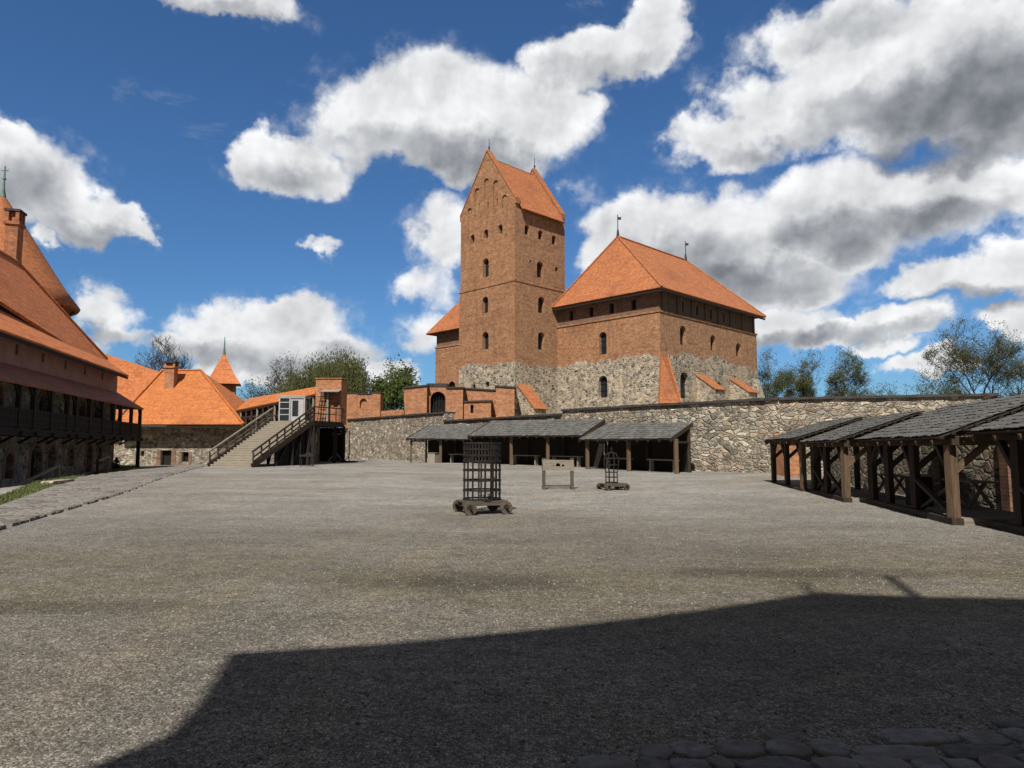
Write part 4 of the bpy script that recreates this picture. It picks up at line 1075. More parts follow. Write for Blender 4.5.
m = MB(); m.prism([(xm + .2, y0 + .005, KZ + .5), (b.x - .5, y0 + .005, KZ + .5), (b.x - .5, y0 + .005, zt - .25), (xm + .2, y0 + .005, zt - .25)], (0, -.02, 0)); m.build('pane', M['pane'], do)
m = MB(); m.box(((a.x + b.x) / 2, (y0 + y1) / 2, zt + .062), b.x - a.x + .2, y1 - y0 + .2, .08); m.build('roof', M['white'], kb)
# hanging rope
rp_ = thing('hanging_rope', 'pale looped rope hanging from the landing edge beside the stairs', 'rope', atY(314, 425, 55.4))
m = MB(); t = atY(314.5, 421, 55.3); pts = [t, atY(314.3, 432, 55.3)]
for k in range(13):
    an = math.pi / 2 + 2 * math.pi * k / 12; c = atY(314.5, 438, 55.3); pts.append(c + Vector((math.cos(an) * .17, 0, math.sin(an) * .42)))
m.tube(pts, .045, 6); m.tube([atY(314.3, 443, 55.3), atY(313.6, 447, 55.3)], .05, 6); m.build('rope', M['rope'], rp_)

# stand, frames by the wall
def onG(px, py, Y):
    p = atY(px, py, Y); return Vector((p.x, Y, gz(p.x, Y)))
sp_ = onG(307, 466, 50.5)
t = thing('brazier_stand', 'dark iron fire stand with tall rod in front of the stairs', 'stand', sp_)
m = MB()
for i, j in ((-.45, -.2), (.45, -.2), (-.45, .2), (.45, .2)): m.beam(sp_ + Vector((i, j, 0)), sp_ + Vector((i, j, .72)), .05)
for z in (.08, .7): 
    for j in (-.2, .2): m.beam(sp_ + Vector((-.45, j, z)), sp_ + Vector((.45, j, z)), .04)
m.build('frame', M['metal'], t)
m = MB(); m.box(sp_ + Vector((0, 0, .7)), 1.0, .5, .14); m.prism([sp_ + Vector((-.2, -.1, .84)), sp_ + Vector((.35, -.1, .84)), sp_ + Vector((.1, -.1, 1.05))], (0, .2, 0)); m.build('fire_tray', M['metal'], t)
m = MB(); m.tube([sp_ + Vector((-.45, -.2, .1)), sp_ + Vector((-.45, -.2, 1.7))], .035, 6); m.build('rod', M['metal'], t)
qp = onG(336, 462, 62)
t = thing('quintain_post', 'timber post with short cross arm and splayed feet at the end of the stone wall', 'post', qp)
m = MB(); m.beam(qp, qp + Vector((0, 0, 2.5)), .15); m.build('post', M['wood_dark'], t)
m = MB(); m.beam(qp + Vector((-.35, 0, 2.45)), qp + Vector((.6, 0, 2.45)), .13); m.beam(qp + Vector((.55, 0, 2.4)), qp + Vector((.3, 0, 2.85)), .13); m.build('cross_arm', M['wood_grey'], t)
m = MB()
for i in (-.75, .6): m.beam(qp + Vector((i, -.1, .03)), qp + Vector((0, 0, .8)), .12)
m.beam(qp + Vector((-.75, -.1, .06)), qp + Vector((.6, -.1, .06)), .1); m.build('foot_brace', M['wood_grey'], t)
pp = onG(349, 461.5, 63)
t = thing('thin_pole_stand', 'thin dark upright pole on a low wooden foot against the stone wall', 'pole', pp)
m = MB(); m.tube([pp, pp + Vector((0, 0, 2.75))], .05, 6); m.build('pole', M['wood_dark'], t)
m = MB(); m.beam(pp + Vector((-.5, 0, .06)), pp + Vector((.6, 0, .06)), .11); m.beam(pp + Vector((0, -.5, .06)), pp + Vector((0, .5, .06)), .1); m.beam(pp + Vector((-.4, 0, .1)), pp + Vector((0, 0, .5)), .07); m.build('foot', M['wood_dark'], t)

# handrails beside the sunken strip
def rail_thing(pa, pb, ha, hb, label, n=1):
    t = thing('ramp_handrail', label, 'handrail', pa); m = MB(); m.beam(pa + Vector((0, 0, ha)), pb + Vector((0, 0, hb)), .09, .13); m.build('rail', M['wood_grey'], t)
    for p, h in ((pa, ha), (pb, hb)):
        m = MB(); m.beam(p - Vector((0, 0, .2)), p + Vector((0, 0, h + .1)), .14); m.build('post', M['wood_grey'] if p is pb else M['wood_dark'], t)
def LG(s, d): 
    p = LP(s, d, 0); p.z = gz(p.x, p.y); return p
A = Vector((-25.5, 36.2, gz(-25.5, 36.2))); B = Vector((-26.0, 40.7, gz(-26.0, 40.7)))
rail_thing(A, B, -.35 - A.z, .68 - B.z, 'longer grey sloping handrail beside the grass bank in front of the gallery building')
A = Vector((-29.2, 50, gz(-29.2, 50))); B = Vector((-31.3, 55, gz(-31.3, 55))); rail_thing(A, B, .8 - A.z, 1.05 - B.z, 'shorter pale handrail at the far end of the gallery building')
# kerb stone slabs on the bank
p = gnd(58, 486, 0); t = MB(); t.box((p.x, p.y, gz(p.x, p.y) - .05), 2.6, .5, .2, E1); o = t.build('stone_slab', M['range_stone'], bevel=.04); tag(o, 'pale flat stone slab lying on the grass bank beside the handrail', 'slab')
# small dark clipped shrub
p = gnd(116, 468.5, 0.0); p.z = gz(p.x, p.y)
sh = thing('clipped_shrub', 'small dark pear shaped shrub beside the far gallery post', 'shrub', p)
m = MB(); r2 = random.Random(4)
for k in range(900):
    h = r2.random(); rr2 = .40 * (1 - h) ** .62 * (.5 + .5 * min(1, h * 8)) * (r2.random() ** .4); a = r2.random() * 6.28
    c = p + Vector((math.cos(a) * rr2, math.sin(a) * rr2, .06 + h * .95)); u = Vector((r2.uniform(-1, 1), r2.uniform(-1, 1), r2.uniform(-.3, 1))).normalized() * .06; v = u.cross(Vector((r2.uniform(-1, 1), r2.uniform(-1, 1), r2.uniform(-1, 1)))).normalized() * .03
    m.face([c - u, c + v, c + u, c - v])
m.build('foliage', mat_plain('dark_yew', (.012, .018, .01), .8, .4, 6), sh)
m = MB(); m.tube([p - Vector((0, 0, .1)), p + Vector((0, 0, .5))], .05, 6); m.build('stem', M['wood_dark'], sh)
# ------------------------------------------------------------------ shake roofed shelters
def shake_roof(mb, eL, eR, tR, tL, course=.3, width=.16, th=.028, seed=0, ragged=.05):
    """overlapping wooden shakes, each a real thin board"""
    rr = random.Random(seed); eL, eR, tR, tL = map(Vector, (eL, eR, tR, tL))
    nrm = (eR - eL).cross(tL - eL).normalized()
    if nrm.z < 0: nrm = -nrm
    S = ((tL - eL).length + (tR - eR).length) / 2; nc = max(3, int(round(S / course)))
    for i in range(nc):
        v0 = i / nc; v1 = min(1.02, (i + 1.35) / nc)
        L = ((eR - eL).lerp(tR - tL, v0)).length; n = max(2, int(L / width)); cuts = [0]
        for k in range(n): cuts.append(cuts[-1] + rr.uniform(.6, 1.4))
        cuts = [c / cuts[-1] for c in cuts]
        for k in range(n):
            u0, u1 = cuts[k] + .0006, cuts[k + 1] - .0006; dv = rr.uniform(-ragged, ragged) / S
            def P(u, v, h): return eL.lerp(eR, u).lerp(tL.lerp(tR, u), v) + nrm * h
            h0 = th * 1.9 + rr.uniform(-.006, .016); h1 = .012; w = L * (u1 - u0); s = S * (v1 - v0); o = rr.random() * 30
            vs = [P(u0, v0 + dv, h0), P(u1, v0 + dv, h0 + rr.uniform(-.005, .005)), P(u1, v1, h1), P(u0, v1, h1), P(u0, v0 + dv, h0 - th), P(u1, v0 + dv, h0 - th), P(u1, v1, h1 - .01), P(u0, v1, h1 - .01)]
            uvq = [(o, 0), (o + w, 0), (o + w, s), (o, s)]
            mb.mesh(vs, [(0, 1, 2, 3), (4, 5, 1, 0), (5, 6, 2, 1), (7, 4, 0, 3)], uvs=[uvq, [(o, 0), (o + w, 0), (o + w, .03), (o, .03)], [(o, 0), (o, s), (o + .03, s), (o + .03, 0)], [(o, 0), (o, s), (o + .03, s), (o + .03, 0)]])
    return nrm

def centre_shed(label, pts_px, posts, ze, zt, ov0, ov1, seed, depth=2.7):
    """pts: two ground points of the post line (left, right); posts: fractions"""
    A, B = pts_px; d = (B - A).normalized(); back = Vector((-d.y, d.x, 0))
    if back.y < 0: back = -back
    t = thing('timber_shelter', label, 'shelter', Vector((lerp(A.x, B.x, .5), lerp(A.y, B.y, .5), gz(B.x, B.y))), 'shelters against the curtain wall')
    zeL, zeR = ze; ztL, ztR = zt
    eL = A - d * ov0 - back * .45; eR = B + d * ov1 - back * .45; tL = A - d * (ov0 - .1) + back * depth; tR = B + d * (ov1 - (.45 if seed == 23 else 0)) + back * depth
    eL.z, eR.z, tL.z, tR.z = zeL, zeR, ztL, ztR
    m = MB(); n = shake_roof(m, eL, eR, tR, tL, .33, .2, .015, seed=seed)
    ro = m.build('roof', M['shingle'], t)
    m = MB(); m.slab([p - Vector((0, 0, .03)) for p in (eL, eR, tR, tL)], .05); m.build('roof_boarding', M['wood_dark'], ro)
    m = MB(); lz = -.14
    for k in range(int((B - A).length / .8) + 1):
        f = k / int((B - A).length / .8); a = eL.lerp(eR, f); b = tL.lerp(tR, f); m.beam(a + Vector((0, 0, lz)), b + Vector((0, 0, lz)), .08, .12)
    m.beam(eR + Vector((0, 0, -.06)), tR + Vector((0, 0, -.06)), .06, .16); m.beam(eL + Vector((0, 0, -.06)), tL + Vector((0, 0, -.06)), .08, .24)
    m.build('rafters', M['wood_dark'], ro)
    for f in posts:
        p = A.lerp(B, f); g = gz(p.x, p.y); zz = lerp(zeL, zeR, f) + .1
        m = MB(); m.beam(Vector((p.x, p.y, g - .1)), Vector((p.x, p.y, zz - .12)), .2); m.build('post', M['wood_brown'], t)
        q = p + back * (depth - .35) - d * (.5 if f == 1 else 0); m = MB(); m.beam(Vector((q.x, q.y, g - .1)), Vector((q.x, q.y, lerp(ztL, ztR, f) - .3)), .16); m.build('post', M['wood_dark'], t)
        m = MB(); m.beam(Vector((p.x, p.y, zz - .3)), Vector((q.x, q.y, zz - .3)), .12); m.build('tie_beam', M['wood_dark'], t)
    a, b = A - d * ov0 * .7, B + d * ov1 * .6; m = MB(); m.beam(Vector((a.x, a.y, zeL - .02)), Vector((b.x, b.y, zeR - .02)), .16, .18); m.build('plate_beam', M['wood_dark'], t)
    # dark board lining at the back
    a, b = A + back * (depth - .15), B - d * (.55 if seed == 23 else 0) + back * (depth - .15); m = MB()
    m.prism([(a.x, a.y, -.3), (b.x, b.y, -.3), (b.x, b.y, ztR - .35), (a.x, a.y, ztL - .35)], back * .06); m.build('back_boarding', M['wood_black'], t)
    return A, B, d, back
pA, pB = onG(411, 462, 60.7), onG(472, 463, 56.6)
S1 = centre_shed('leftmost grey shake roofed shelter against the stone wall, with a pale crate under it', (pA, pB), (0, .5), (2.55, 2.42), (3.72, 3.55), .1, .3, 21, 2.2)
pC, pD = onG(474.5, 464, 56.2), onG(585, 468.8, 47.4)
S2 = centre_shed('middle and widest shake roofed shelter against the stone wall', (pC, pD), (.37, .7), (2.68, 2.55), (3.92, 3.68), .3, .1, 22, 1.95)
pE, pF = onG(587.5, 469, 46.3), onG(676.5, 474, 40.2)
S3 = centre_shed('rightmost shake roofed shelter against the stone wall, lower than its neighbours', (pE, pF), (0, .5, 1), (2.27, 2.24), (3.35, 3.2), .3, .0, 23, 2.0)
# benches under the shelters
def bench(p, L, d, label=None, grp='plank benches under the shelters'):
    t = thing('plank_bench', label, 'bench', p, grp); nn = Vector((-d.y, d.x, 0))
    m = MB(); m.beam(p - d * (L / 2) + Vector((0, 0, .72)), p + d * (L / 2) + Vector((0, 0, .72)), .34, .07); m.build('top', M['wood_grey'], t)
    for sg in (-.4, .4):
        m = MB()
        for k in (-.12, .12): m.beam(p + d * (L * sg) + nn * k - Vector((0, 0, .05)), p + d * (L * sg) + nn * k * .7 + Vector((0, 0, .7)), .1)
        m.build('leg', M['wood_grey'], t)
    return t
for (A, B, d, back), f, L, lab in ((S1, .72, 2.6, 'dark plank bench beside the crate in the leftmost shelter'), (S2, .42, 3.0, 'plank bench in the left half of the widest shelter'), (S2, .78, 3.0, 'plank bench in the right half of the widest shelter'), (S3, .26, 2.3, 'plank bench in the left bay of the lowest shelter'), (S3, .76, 2.3, 'plank bench in the right bay of the lowest shelter')):
    p = A.lerp(B, f) + back * .9; p.z = gz(p.x, p.y); bench(p, L, d, lab)
p = S1[0].lerp(S1[1], .34) + S1[3] * .35; p.z = gz(p.x, p.y)
cr = thing('wooden_crate', 'pale upright wooden crate standing in the leftmost shelter', 'crate', p)
m = MB(); m.box(p, .8, .6, .8, S1[2]); m.build('body', M['wood_pale'], cr)
m = MB(); m.box(p + Vector((0, 0, .803)), .88, .68, .05, S1[2]); m.build('lid', M['wood_pale'], cr)

# ------------------------------------------------------------------ open sheds on the right
def right_shed(label, N, F, ze, zr, seed, posts, xb, lit_post=True, depth=2.25, ovn=.3, ovf=.3, floor=True, backwall=True, door=None):
    """N near end, F far end of the front post line"""
    N, F = Vector(N), Vector(F); d = (F - N).normalized(); back = Vector((d.y, -d.x, 0))   # away from the court
    t = thing('timber_shed', label, 'shed', N, 'open timber sheds along the right side'); L = (F - N).length
    eN, eF = N - d * ovn - back * .36, F + d * ovf - back * .36; rN, rF = N - d * ovn + back * depth, F + d * ovf + back * depth
    eN.z = eF.z = ze; rN.z = rF.z = zr
    m = MB(); shake_roof(m, eF, eN, rN, rF, .27, .15, .014, seed, .045); ro = m.build('roof', M['shingle'], t)
    m = MB(); m.slab([p - Vector((0, 0, .03)) for p in (eF, eN, rN, rF)], .035); m.build('roof_boarding', M['wood_dark'], ro)
    # battens poking out at the gable ends
    m = MB()
    for k in range(11):
        f = (k + .3) / 11; a, b = eN.lerp(rN, f), eF.lerp(rF, f); m.beam(a - d * .07 - Vector((0, 0, .075)), b + d * .07 - Vector((0, 0, .075)), .09, .05)
    m.build('battens', M['wood_black'], ro)
    m = MB(); nr = max(3, int(L / .9))
    for k in range(nr + 1):
        f = k / nr; a, b = eN.lerp(eF, f * .9 + .05), rN.lerp(rF, f * .9 + .05); m.beam(a - Vector((0, 0, .16)), b - Vector((0, 0, .16)), .09, .12)
    m.build('rafters', M['wood_brown'], ro)
    zp = ze + .02
    m = MB(); m.beam(N - d * .3 + Vector((0, 0, zp - .12)), F + d * .2 + Vector((0, 0, zp - .12)), .15, .2); m.build('plate_beam', M['wood_dark'], t)
    m = MB(); m.beam(N - d * .25 - back * .02 + Vector((0, 0, .07)), F + d * .1 - back * .02 + Vector((0, 0, .07)), .24, .15); m.build('sill_beam', M['wood_dark'], t)
    zb = zr - .25
    for i, f in enumerate(posts):
        p = N.lerp(F, f); end = f < .02
        wd = .17 if not end else .185
        m = MB(); m.beam(p + Vector((0, 0, .148)), p + Vector((0, 0, zp - .22)), wd); po = m.build('post', M['wood_brown'] if end else M['wood_dark'], t)  # end timbers browner as if sunlit, inner ones darkened for roof shade
        q = p + back * (depth - .3)
        if end or f > .9: m = MB(); m.beam(q + Vector((0, 0, .1)), q + Vector((0, 0, zb - .1)), .15); m.build('post', M['wood_dark'], t)
        m = MB(); m.beam(p + Vector((0, 0, zp - .13)), q + Vector((0, 0, zp - .13)), .14, .17); m.build('tie_beam', M['wood_brown'] if end else M['wood_dark'], t)
        # knee braces, along the plate and across
        m = MB(); s = 1 if f < .9 else -1
        m.beam(p + Vector((0, 0, zp - .85)) - back * .02, p + d * (.65 * s) + Vector((0, 0, zp - .2)) - back * .02, .13, .11); m.build('brace', M['wood_dark'], t)
        m = MB(); m.beam(p + Vector((0, 0, zp - .85)), p + back * .72 + Vector((0, 0, zp - .2)), .15, .12); m.build('brace', M['wood_brown'] if end else M['wood_dark'], t)
    for a, b in xb:
        p, q = N.lerp(F, a) + d * .1, N.lerp(F, b) - d * .1
        m = MB(); m.beam(p + Vector((0, 0, .18)), q + Vector((0, 0, .88)), .1, .08); m.beam(p + Vector((0, 0, .88)) + back * .09, q + Vector((0, 0, .18)) + back * .09, .1, .08); m.build('cross_brace', M['wood_dark'], t)
    if floor:
        m = MB(); n = int(L / .22)
        for k in range(n):
            p = N.lerp(F, (k + .5) / n); m.beam(p + back * .12 + Vector((0, 0, .1)), p + back * (depth - .15) + Vector((0, 0, .1)), L / n - .012, .05)
        m.build('floor_boards', M['wood_grey'], t)
    m = MB(); m.beam(N + Vector((0, 0, .07)) + back * .12, N + back * (depth - .1) + Vector((0, 0, .07)), .2, .145); m.build('end_sill', M['wood_grey'], t)
    return t, N, F, d, back, depth
A_ = right_shed('farthest and smallest open shed at the right, touching the stone wall', (11.15, 27.2, 0), (11.95, 32.4, 0), 2.06, 2.9, 31, (.0, .5, 1), (), floor=False)
B_ = right_shed('second open shed from the stone wall on the right, with crossed low braces', (10.4, 22.15, 0), (11.3, 26.75, 0), 1.92, 2.84, 32, (0, .5, .92), ((0, .5), (.5, .92)))
C_ = right_shed('third open shed from the stone wall on the right, with lit brown corner post', (9.75, 15.75, 0), (10.92, 21.6, 0), 1.94, 2.93, 33, (0, .38, .72, .97), ((0, .38),))
D_ = right_shed('nearest open shed at the right edge of the courtyard', (9.05, 9.2, 0), (10.22, 15.1, 0), 2.03, 3.0, 34, (0, .5, .82), ((0, .5), (.5, .82)))
# low stone rear wall of the sheds, with brick jambed doorways
bwf = Vector((14.75, 33.2, 0)); bwn = Vector((11.75, 8.6, 0)); bd = (bwf - bwn).normalized()
bw = thing('shed_rear_wall', 'low shaded fieldstone wall with brick jambed doorways at the back of the right sheds', 'wall', bwn)
BF = Face(bwn, bd, (-bd.y, bd.x, 0)); bl = (bwf - bwn).length
specs = [(4.6, 0.05, 1.15, 1.95, 'r'), (9.3, .05, 1.2, 1.9, 'r'), (13.0, .75, .7, .8, 'r')]
cuts = openings(BF, specs, bw, .42, M['wood_black'], 'door')
m = MB(); m.prism([BF.p(0, -.3, 0), BF.p(bl, -.3, 0), BF.p(bl, 2.55, 0), BF.p(0, 2.55, 0)], BF.n * -.5); m.build('wall', M['rubble'], bw, cut=cuts)
for u, z, w_, h_, k in specs[:2]:
    for sg in (-1, 1):
        m = MB(); m.prism([BF.p(u + sg * (w_ / 2 + .02), 0, 0), BF.p(u + sg * (w_ / 2 + .42), 0, 0), BF.p(u + sg * (w_ / 2 + .42), h_ + .1, 0), BF.p(u + sg * (w_ / 2 + .02), h_ + .1, 0)], BF.n * .06); m.build('door_jamb', M['brick_shade'], bw)
# rails, tables and boards kept inside the sheds
def trestle(p, L, d, label, h=.78):
    t = thing('trestle_table', label, 'table', p, 'trestle tables in the right sheds'); nn = Vector((-d.y, d.x, 0))
    m = MB()
    for k in (-.2, 0, .2): m.beam(p - d * (L / 2) + nn * k + Vector((0, 0, h)), p + d * (L / 2) + nn * k + Vector((0, 0, h)), .19, .05)
    m.build('top', M['wood_grey'], t)
    for sg in (-.38, .38):
        m = MB(); q = p + d * (L * sg); m.beam(q - nn * .28 + Vector((0, 0, .12)), q + nn * .12 + Vector((0, 0, h - .03)), .08); m.beam(q + nn * .28 + Vector((0, 0, .12)), q - nn * .12 + Vector((0, 0, h - .03)), .08); m.build('leg', M['wood_grey'], t)
for S, f, lab in ((B_, .3, 'grey trestle table inside the second shed from the stone wall'), (C_, .62, 'grey trestle table inside the third shed from the stone wall'), (D_, .7, 'trestle table inside the nearest shed')):
    t, N, F, d, back, dp = S; p = N.lerp(F, f) + back * 1.75; p.z = .02; trestle(p, 1.9, d, lab)
p = C_[1].lerp(C_[2], .62) + C_[4] * .55
bx = thing('board_box', 'dark boarded box standing at the middle post of the third right shed', 'box', p)
m = MB(); m.box(p + Vector((0, 0, .13)), .55, .5, .78, C_[3]); m.build('body', M['wood_black'], bx); m = MB(); m.box(p + Vector((0, 0, .912)), .62, .57, .05, C_[3]); m.build('lid', M['wood_grey'], bx)
# brick buttress by the wall seen under the farthest shed
a, b = atY(786, 449, 37.4), atY(799, 449, 37.4)
bb = thing('brick_buttress', 'short orange brick pier against the stone wall seen under the farthest shed', 'pier', (a.x, 37.4, 0))
m = MB(); m.prism([(a.x, 37.4, -.3), (b.x, 37.4, -.3), (b.x, 37.4, 1.95), (a.x, 37.4, 1.95)], (0, 1.6, 0)); m.build('body', M['brick_new'], bb)
m = MB(); m.prism([(a.x - .06, 37.3, 1.953), (b.x + .06, 37.3, 1.953), (b.x + .06, 39.0, 2.4), (a.x - .06, 39.0, 2.4)], (0, 0, .08)); m.build('cap', M['tile'], bb)

# ------------------------------------------------------------------ cage on wheels
def wheel(parent, c, axis, r, w, cross=True):
    axis = Vector(axis).normalized(); up = Vector((0, 0, 1)); sd = axis.cross(up)
    m = MB(); n = 20; vs = []; c = Vector(c)
    for rr2, hh in ((r * .55, -.5), (r, -.5), (r, .5), (r * .55, .5)):
        for k in range(n):
            a = 2 * math.pi * k / n; vs.append(c + (sd * math.cos(a) + up * math.sin(a)) * rr2 + axis * (hh * w))
    m.mesh(vs, [(i * n + k, i * n + (k + 1) % n, ((i + 1) % 4) * n + (k + 1) % n, ((i + 1) % 4) * n + k) for i in range(4) for k in range(n)])
    o = m.build('wheel', M['cart'], parent)
    m = MB()
    for a in (.785, 2.356):
        v = (sd * math.cos(a) + up * math.sin(a)) * (r * .93); m.beam(c - v, c + v, w * 1.15, r * .3, up=axis)
    m.build('spoke_boards', M['cart'], o)
    m = MB(); m.tube([c - axis * w * 1.3, c + axis * w * 1.3], r * .2, 8); m.build('hub', M['iron'], o)
def cart(parent, c, fx, L, W, z0, z1, r, planks=True):
    fy = Vector((-fx.y, fx.x, 0))
    m = MB()
    for s in (-1, 1): m.beam(c + fy * (s * W * .42) - fx * (L / 2) + Vector((0, 0, (z0 + z1) / 2)), c + fy * (s * W * .42) + fx * (L / 2) + Vector((0, 0, (z0 + z1) / 2)), .12, z1 - z0)
    for s in (-.36, .36): m.beam(c + fx * (s * L) - fy * (W * .5) + Vector((0, 0, z0 - .02)), c + fx * (s * L) + fy * (W * .5) + Vector((0, 0, z0 - .02)), .1, .1)
    m.build('cart_frame', M['cart'], parent)
    m = MB(); n = 6
    for k in range(n): q = c + fy * ((k + .5) / n - .5) * W * .9; m.beam(q - fx * L * .46 + Vector((0, 0, z1 + .02)), q + fx * L * .46 + Vector((0, 0, z1 + .02)), W * .9 / n - .01, .045)
    m.build('platform', M['cart'], parent)
    for sx_ in (-.38, .38):
        for sy_ in (-.58, .58): wheel(parent, c + fx * (sx_ * L) + fy * (sy_ * W) + Vector((0, 0, r)), fy, r, .09)
cc = gnd(482, 513, 0); cc.z = gz(cc.x, cc.y)
cage = thing('wheeled_iron_cage', 'tall rusty round iron cage standing on a low four wheeled wooden cart', 'cage', cc)
fx = Vector((.94, .33, 0)).normalized()
cart(cage, cc, fx, 1.25, .95, .22, .29, .16)
cx = atY(482, 480, cc.y + .05); CC = Vector((cx.x, cc.y + .05, 0)); r = .485; zb = cc.z + .34; ztop = cc.z + 1.87
m = MB()
hs = [0, .23, .48, .74, .97, 1.12, 1.28, 1.44]
for h in hs: m.ring(CC, r, zb + h - .0, zb + h + .045, .014, 32)
m.build('hoops', M['iron'], cage)
m = MB()
for k in range(18):
    a = 2 * math.pi * k / 18 + .05; ca, sa = math.cos(a), math.sin(a)
    p = CC + Vector((ca * (r - .006), sa * (r - .006), zb)); m.beam(p, p + Vector((0, 0, 1.48)), .04, .016, up=(ca, sa, 0))
for k in range(18):
    a = 2 * math.pi * (k + .5) / 18 + .05; ca, sa = math.cos(a), math.sin(a)
    p = CC + Vector((ca * (r - .006), sa * (r - .006), zb + 1.0)); m.beam(p, p + Vector((0, 0, .48)), .036, .014, up=(ca, sa, 0))
m.build('vertical_straps', M['iron'], cage)
m = MB()
for a in (.3, 1.35, 2.4): v = Vector((math.cos(a), math.sin(a), 0)) * r; m.beam(CC - v + Vector((0, 0, zb + 1.47)), CC + v + Vector((0, 0, zb + 1.47)), .03, .015)
m.build('top_bars', M['iron'], cage)
# door with hasp on the viewer's side
m = MB(); a0 = -1.25
for a in (a0 - .32, a0 + .32): ca, sa = math.cos(a), math.sin(a); p = CC + Vector((ca * (r + .016), sa * (r + .016), zb + .05)); m.beam(p, p + Vector((0, 0, .92)), .045, .014, up=(ca, sa, 0))
ca, sa = math.cos(a0 + .32), math.sin(a0 + .32); p = CC + Vector((ca * (r + .035), sa * (r + .035), zb + .5)); m.box(p, .07, .05, .1)
m.build('door_frame', M['iron'], cage)
# chain and shackles lying in the cage
m = MB(); r3 = random.Random(3)
for k in range(16):
    q = CC + Vector((.1 + .14 * math.cos(k * .9), -.12 + .12 * math.sin(k * .9), zb + .02 + .008 * k)); m.tube([q + Vector((math.cos(i * 1.05) * .035, math.sin(i * 1.05) * .02, .008 * (i % 2))) for i in range(7)], .009, 5)
ch = m.build('shackle_chain', M['iron']); ch_t = tag(ch, 'small heap of rusty chain lying inside the round cage', 'chain')

# pillory
pc = onG(558, 487, 28.2)
pil = thing('pillory', 'weathered wooden pillory with a holed board between two posts', 'pillory', pc)
hw = .56
for s in (-1, 1):
    m = MB(); m.beam(pc + Vector((s * hw, 0, .04)), pc + Vector((s * hw, 0, .72)), .12, .11); m.beam(pc + Vector((s * hw, 0, .72)), pc + Vector((s * hw, 0, 1.22)), .15, .12); m.build('post', M['cart'], pil)
    m = MB(); m.beam(pc + Vector((s * hw, -.35, .05)), pc + Vector((s * hw, .35, .05)), .14, .1); m.build('foot', M['cart'], pil)
bfc = Face(pc + Vector((0, -.085, 0)), (1, 0, 0), (0, -1, 0))
hol = [bfc.shape(u, 1.0 - rr2, [(rr2 * math.cos(k * math.pi / 6), rr2 + rr2 * math.sin(k * math.pi / 6)) for k in range(12)], .1, .3) for u, rr2 in ((0, .095), (-.2, .05), (.2, .05))]
m = MB(); m.prism([bfc.p(-.62, .80, 0), bfc.p(.62, .78, 0), bfc.p(.64, 1.0, 0), bfc.p(.61, 1.21, 0), bfc.p(-.63, 1.23, 0), bfc.p(-.6, 1.0, 0)], (0, .07, 0)); m.build('neck_board', M['wood_grey'], pil, cut=hol)
m = MB(); m.beam(pc + Vector((-hw, 0, .13)), pc + Vector((hw, 0, .13)), .07, .07); m.build('bottom_bar', M['cart'], pil)

# slim gibbet cage on a low cart
ic = onG(613, 487.5, 27.9)
gb = thing('gibbet_cage', 'slim dark iron cage with arched top on a low wheeled platform', 'cage', ic)
fx2 = Vector((.95, .3, 0)).normalized(); cart(gb, ic, fx2, 1.0, .74, .13, .21, .12)
m = MB(); zb = ic.z + .25; r = .3; H = .95; q = ic + Vector((-.05, 0, 0))
for k in range(8):
    a = 2 * math.pi * k / 8 + .2; ca, sa = math.cos(a), math.sin(a); rr2 = .24
    pts = [q + Vector((ca * rr2, sa * rr2, .25)), q + Vector((ca * rr2, sa * rr2, .68)), q + Vector((ca * r, sa * r, .95)), q + Vector((ca * r, sa * r, 1.22)), q + Vector((ca * .2, sa * .2, 1.4)), q + Vector((0, 0, 1.47))]
    m.tube(pts, .017, 5)
m.build('bars', M['iron'], gb)
m = MB()
for z, rr2 in ((.27, .235), (.47, .235), (.66, .235), (.95, .295), (1.2, .295)): m.ring(q, rr2, ic.z + z, ic.z + z + .03, .012, 24)
m.build('hoops', M['iron'], gb)
m = MB(); m.tube([q + Vector((0, 0, 1.46)), q + Vector((0, 0, 1.52)), q + Vector((.05, 0, 1.58)), q + Vector((0, 0, 1.64)), q + Vector((-.05, 0, 1.58)), q + Vector((0, 0, 1.53))], .014, 5); m.build('ring', M['iron'], gb)

# ------------------------------------------------------------------ gate building behind the viewpoint (throws the foreground shade)
AZ, EL = R(16), R(50)
LDIR = Vector((math.sin(AZ) * math.cos(EL), math.cos(AZ) * math.cos(EL), -math.sin(EL)))
def caster(px, py, plane_y):
    g = gnd(px, py, gz(0, 6)); t = (g.y - plane_y) / LDIR.y; return g - LDIR * t
GYW = -4.5
outl = [caster(*p, GYW) for p in ((40, 785), (85, 768), (168, 735), (200, 700), (226, 657), (232, 653), (390, 643), (540, 629), (700, 610), (820, 592), (850, 594), (930, 597), (1010, 598), (1200, 606), (1700, 612))]  # right end stretched out of view to block more skylight
gt = thing('entrance_gate_tower', 'entrance gate tower behind the viewpoint whose roof shadow falls over the foreground gravel', 'tower', (2, -6, 0))
base = [Vector((outl[0].x, GYW, -.5))] + outl + [Vector((outl[-1].x, GYW, -.5))]
back_dir = Vector((.3, -1, 0)).normalized()
m = MB(); m.prism([Vector((p.x, p.y, p.z)) for p in base], back_dir * 7); m.build('wall', M['brick'], gt)
m = MB(); m.prism([(outl[0].x - .3, GYW - .5, -.5), (-24, GYW + 3, -.5), (-24, GYW + 3, 5.2), (outl[0].x - .3, GYW - .5, 8.2)], (-.6, -7, 0)); m.build('sky_blocker_wing', M['rubble'], gt)  # unseen wing, added to block skylight and darken the foreground shade
a, b = caster(932, 600, GYW), caster(884, 575, GYW)
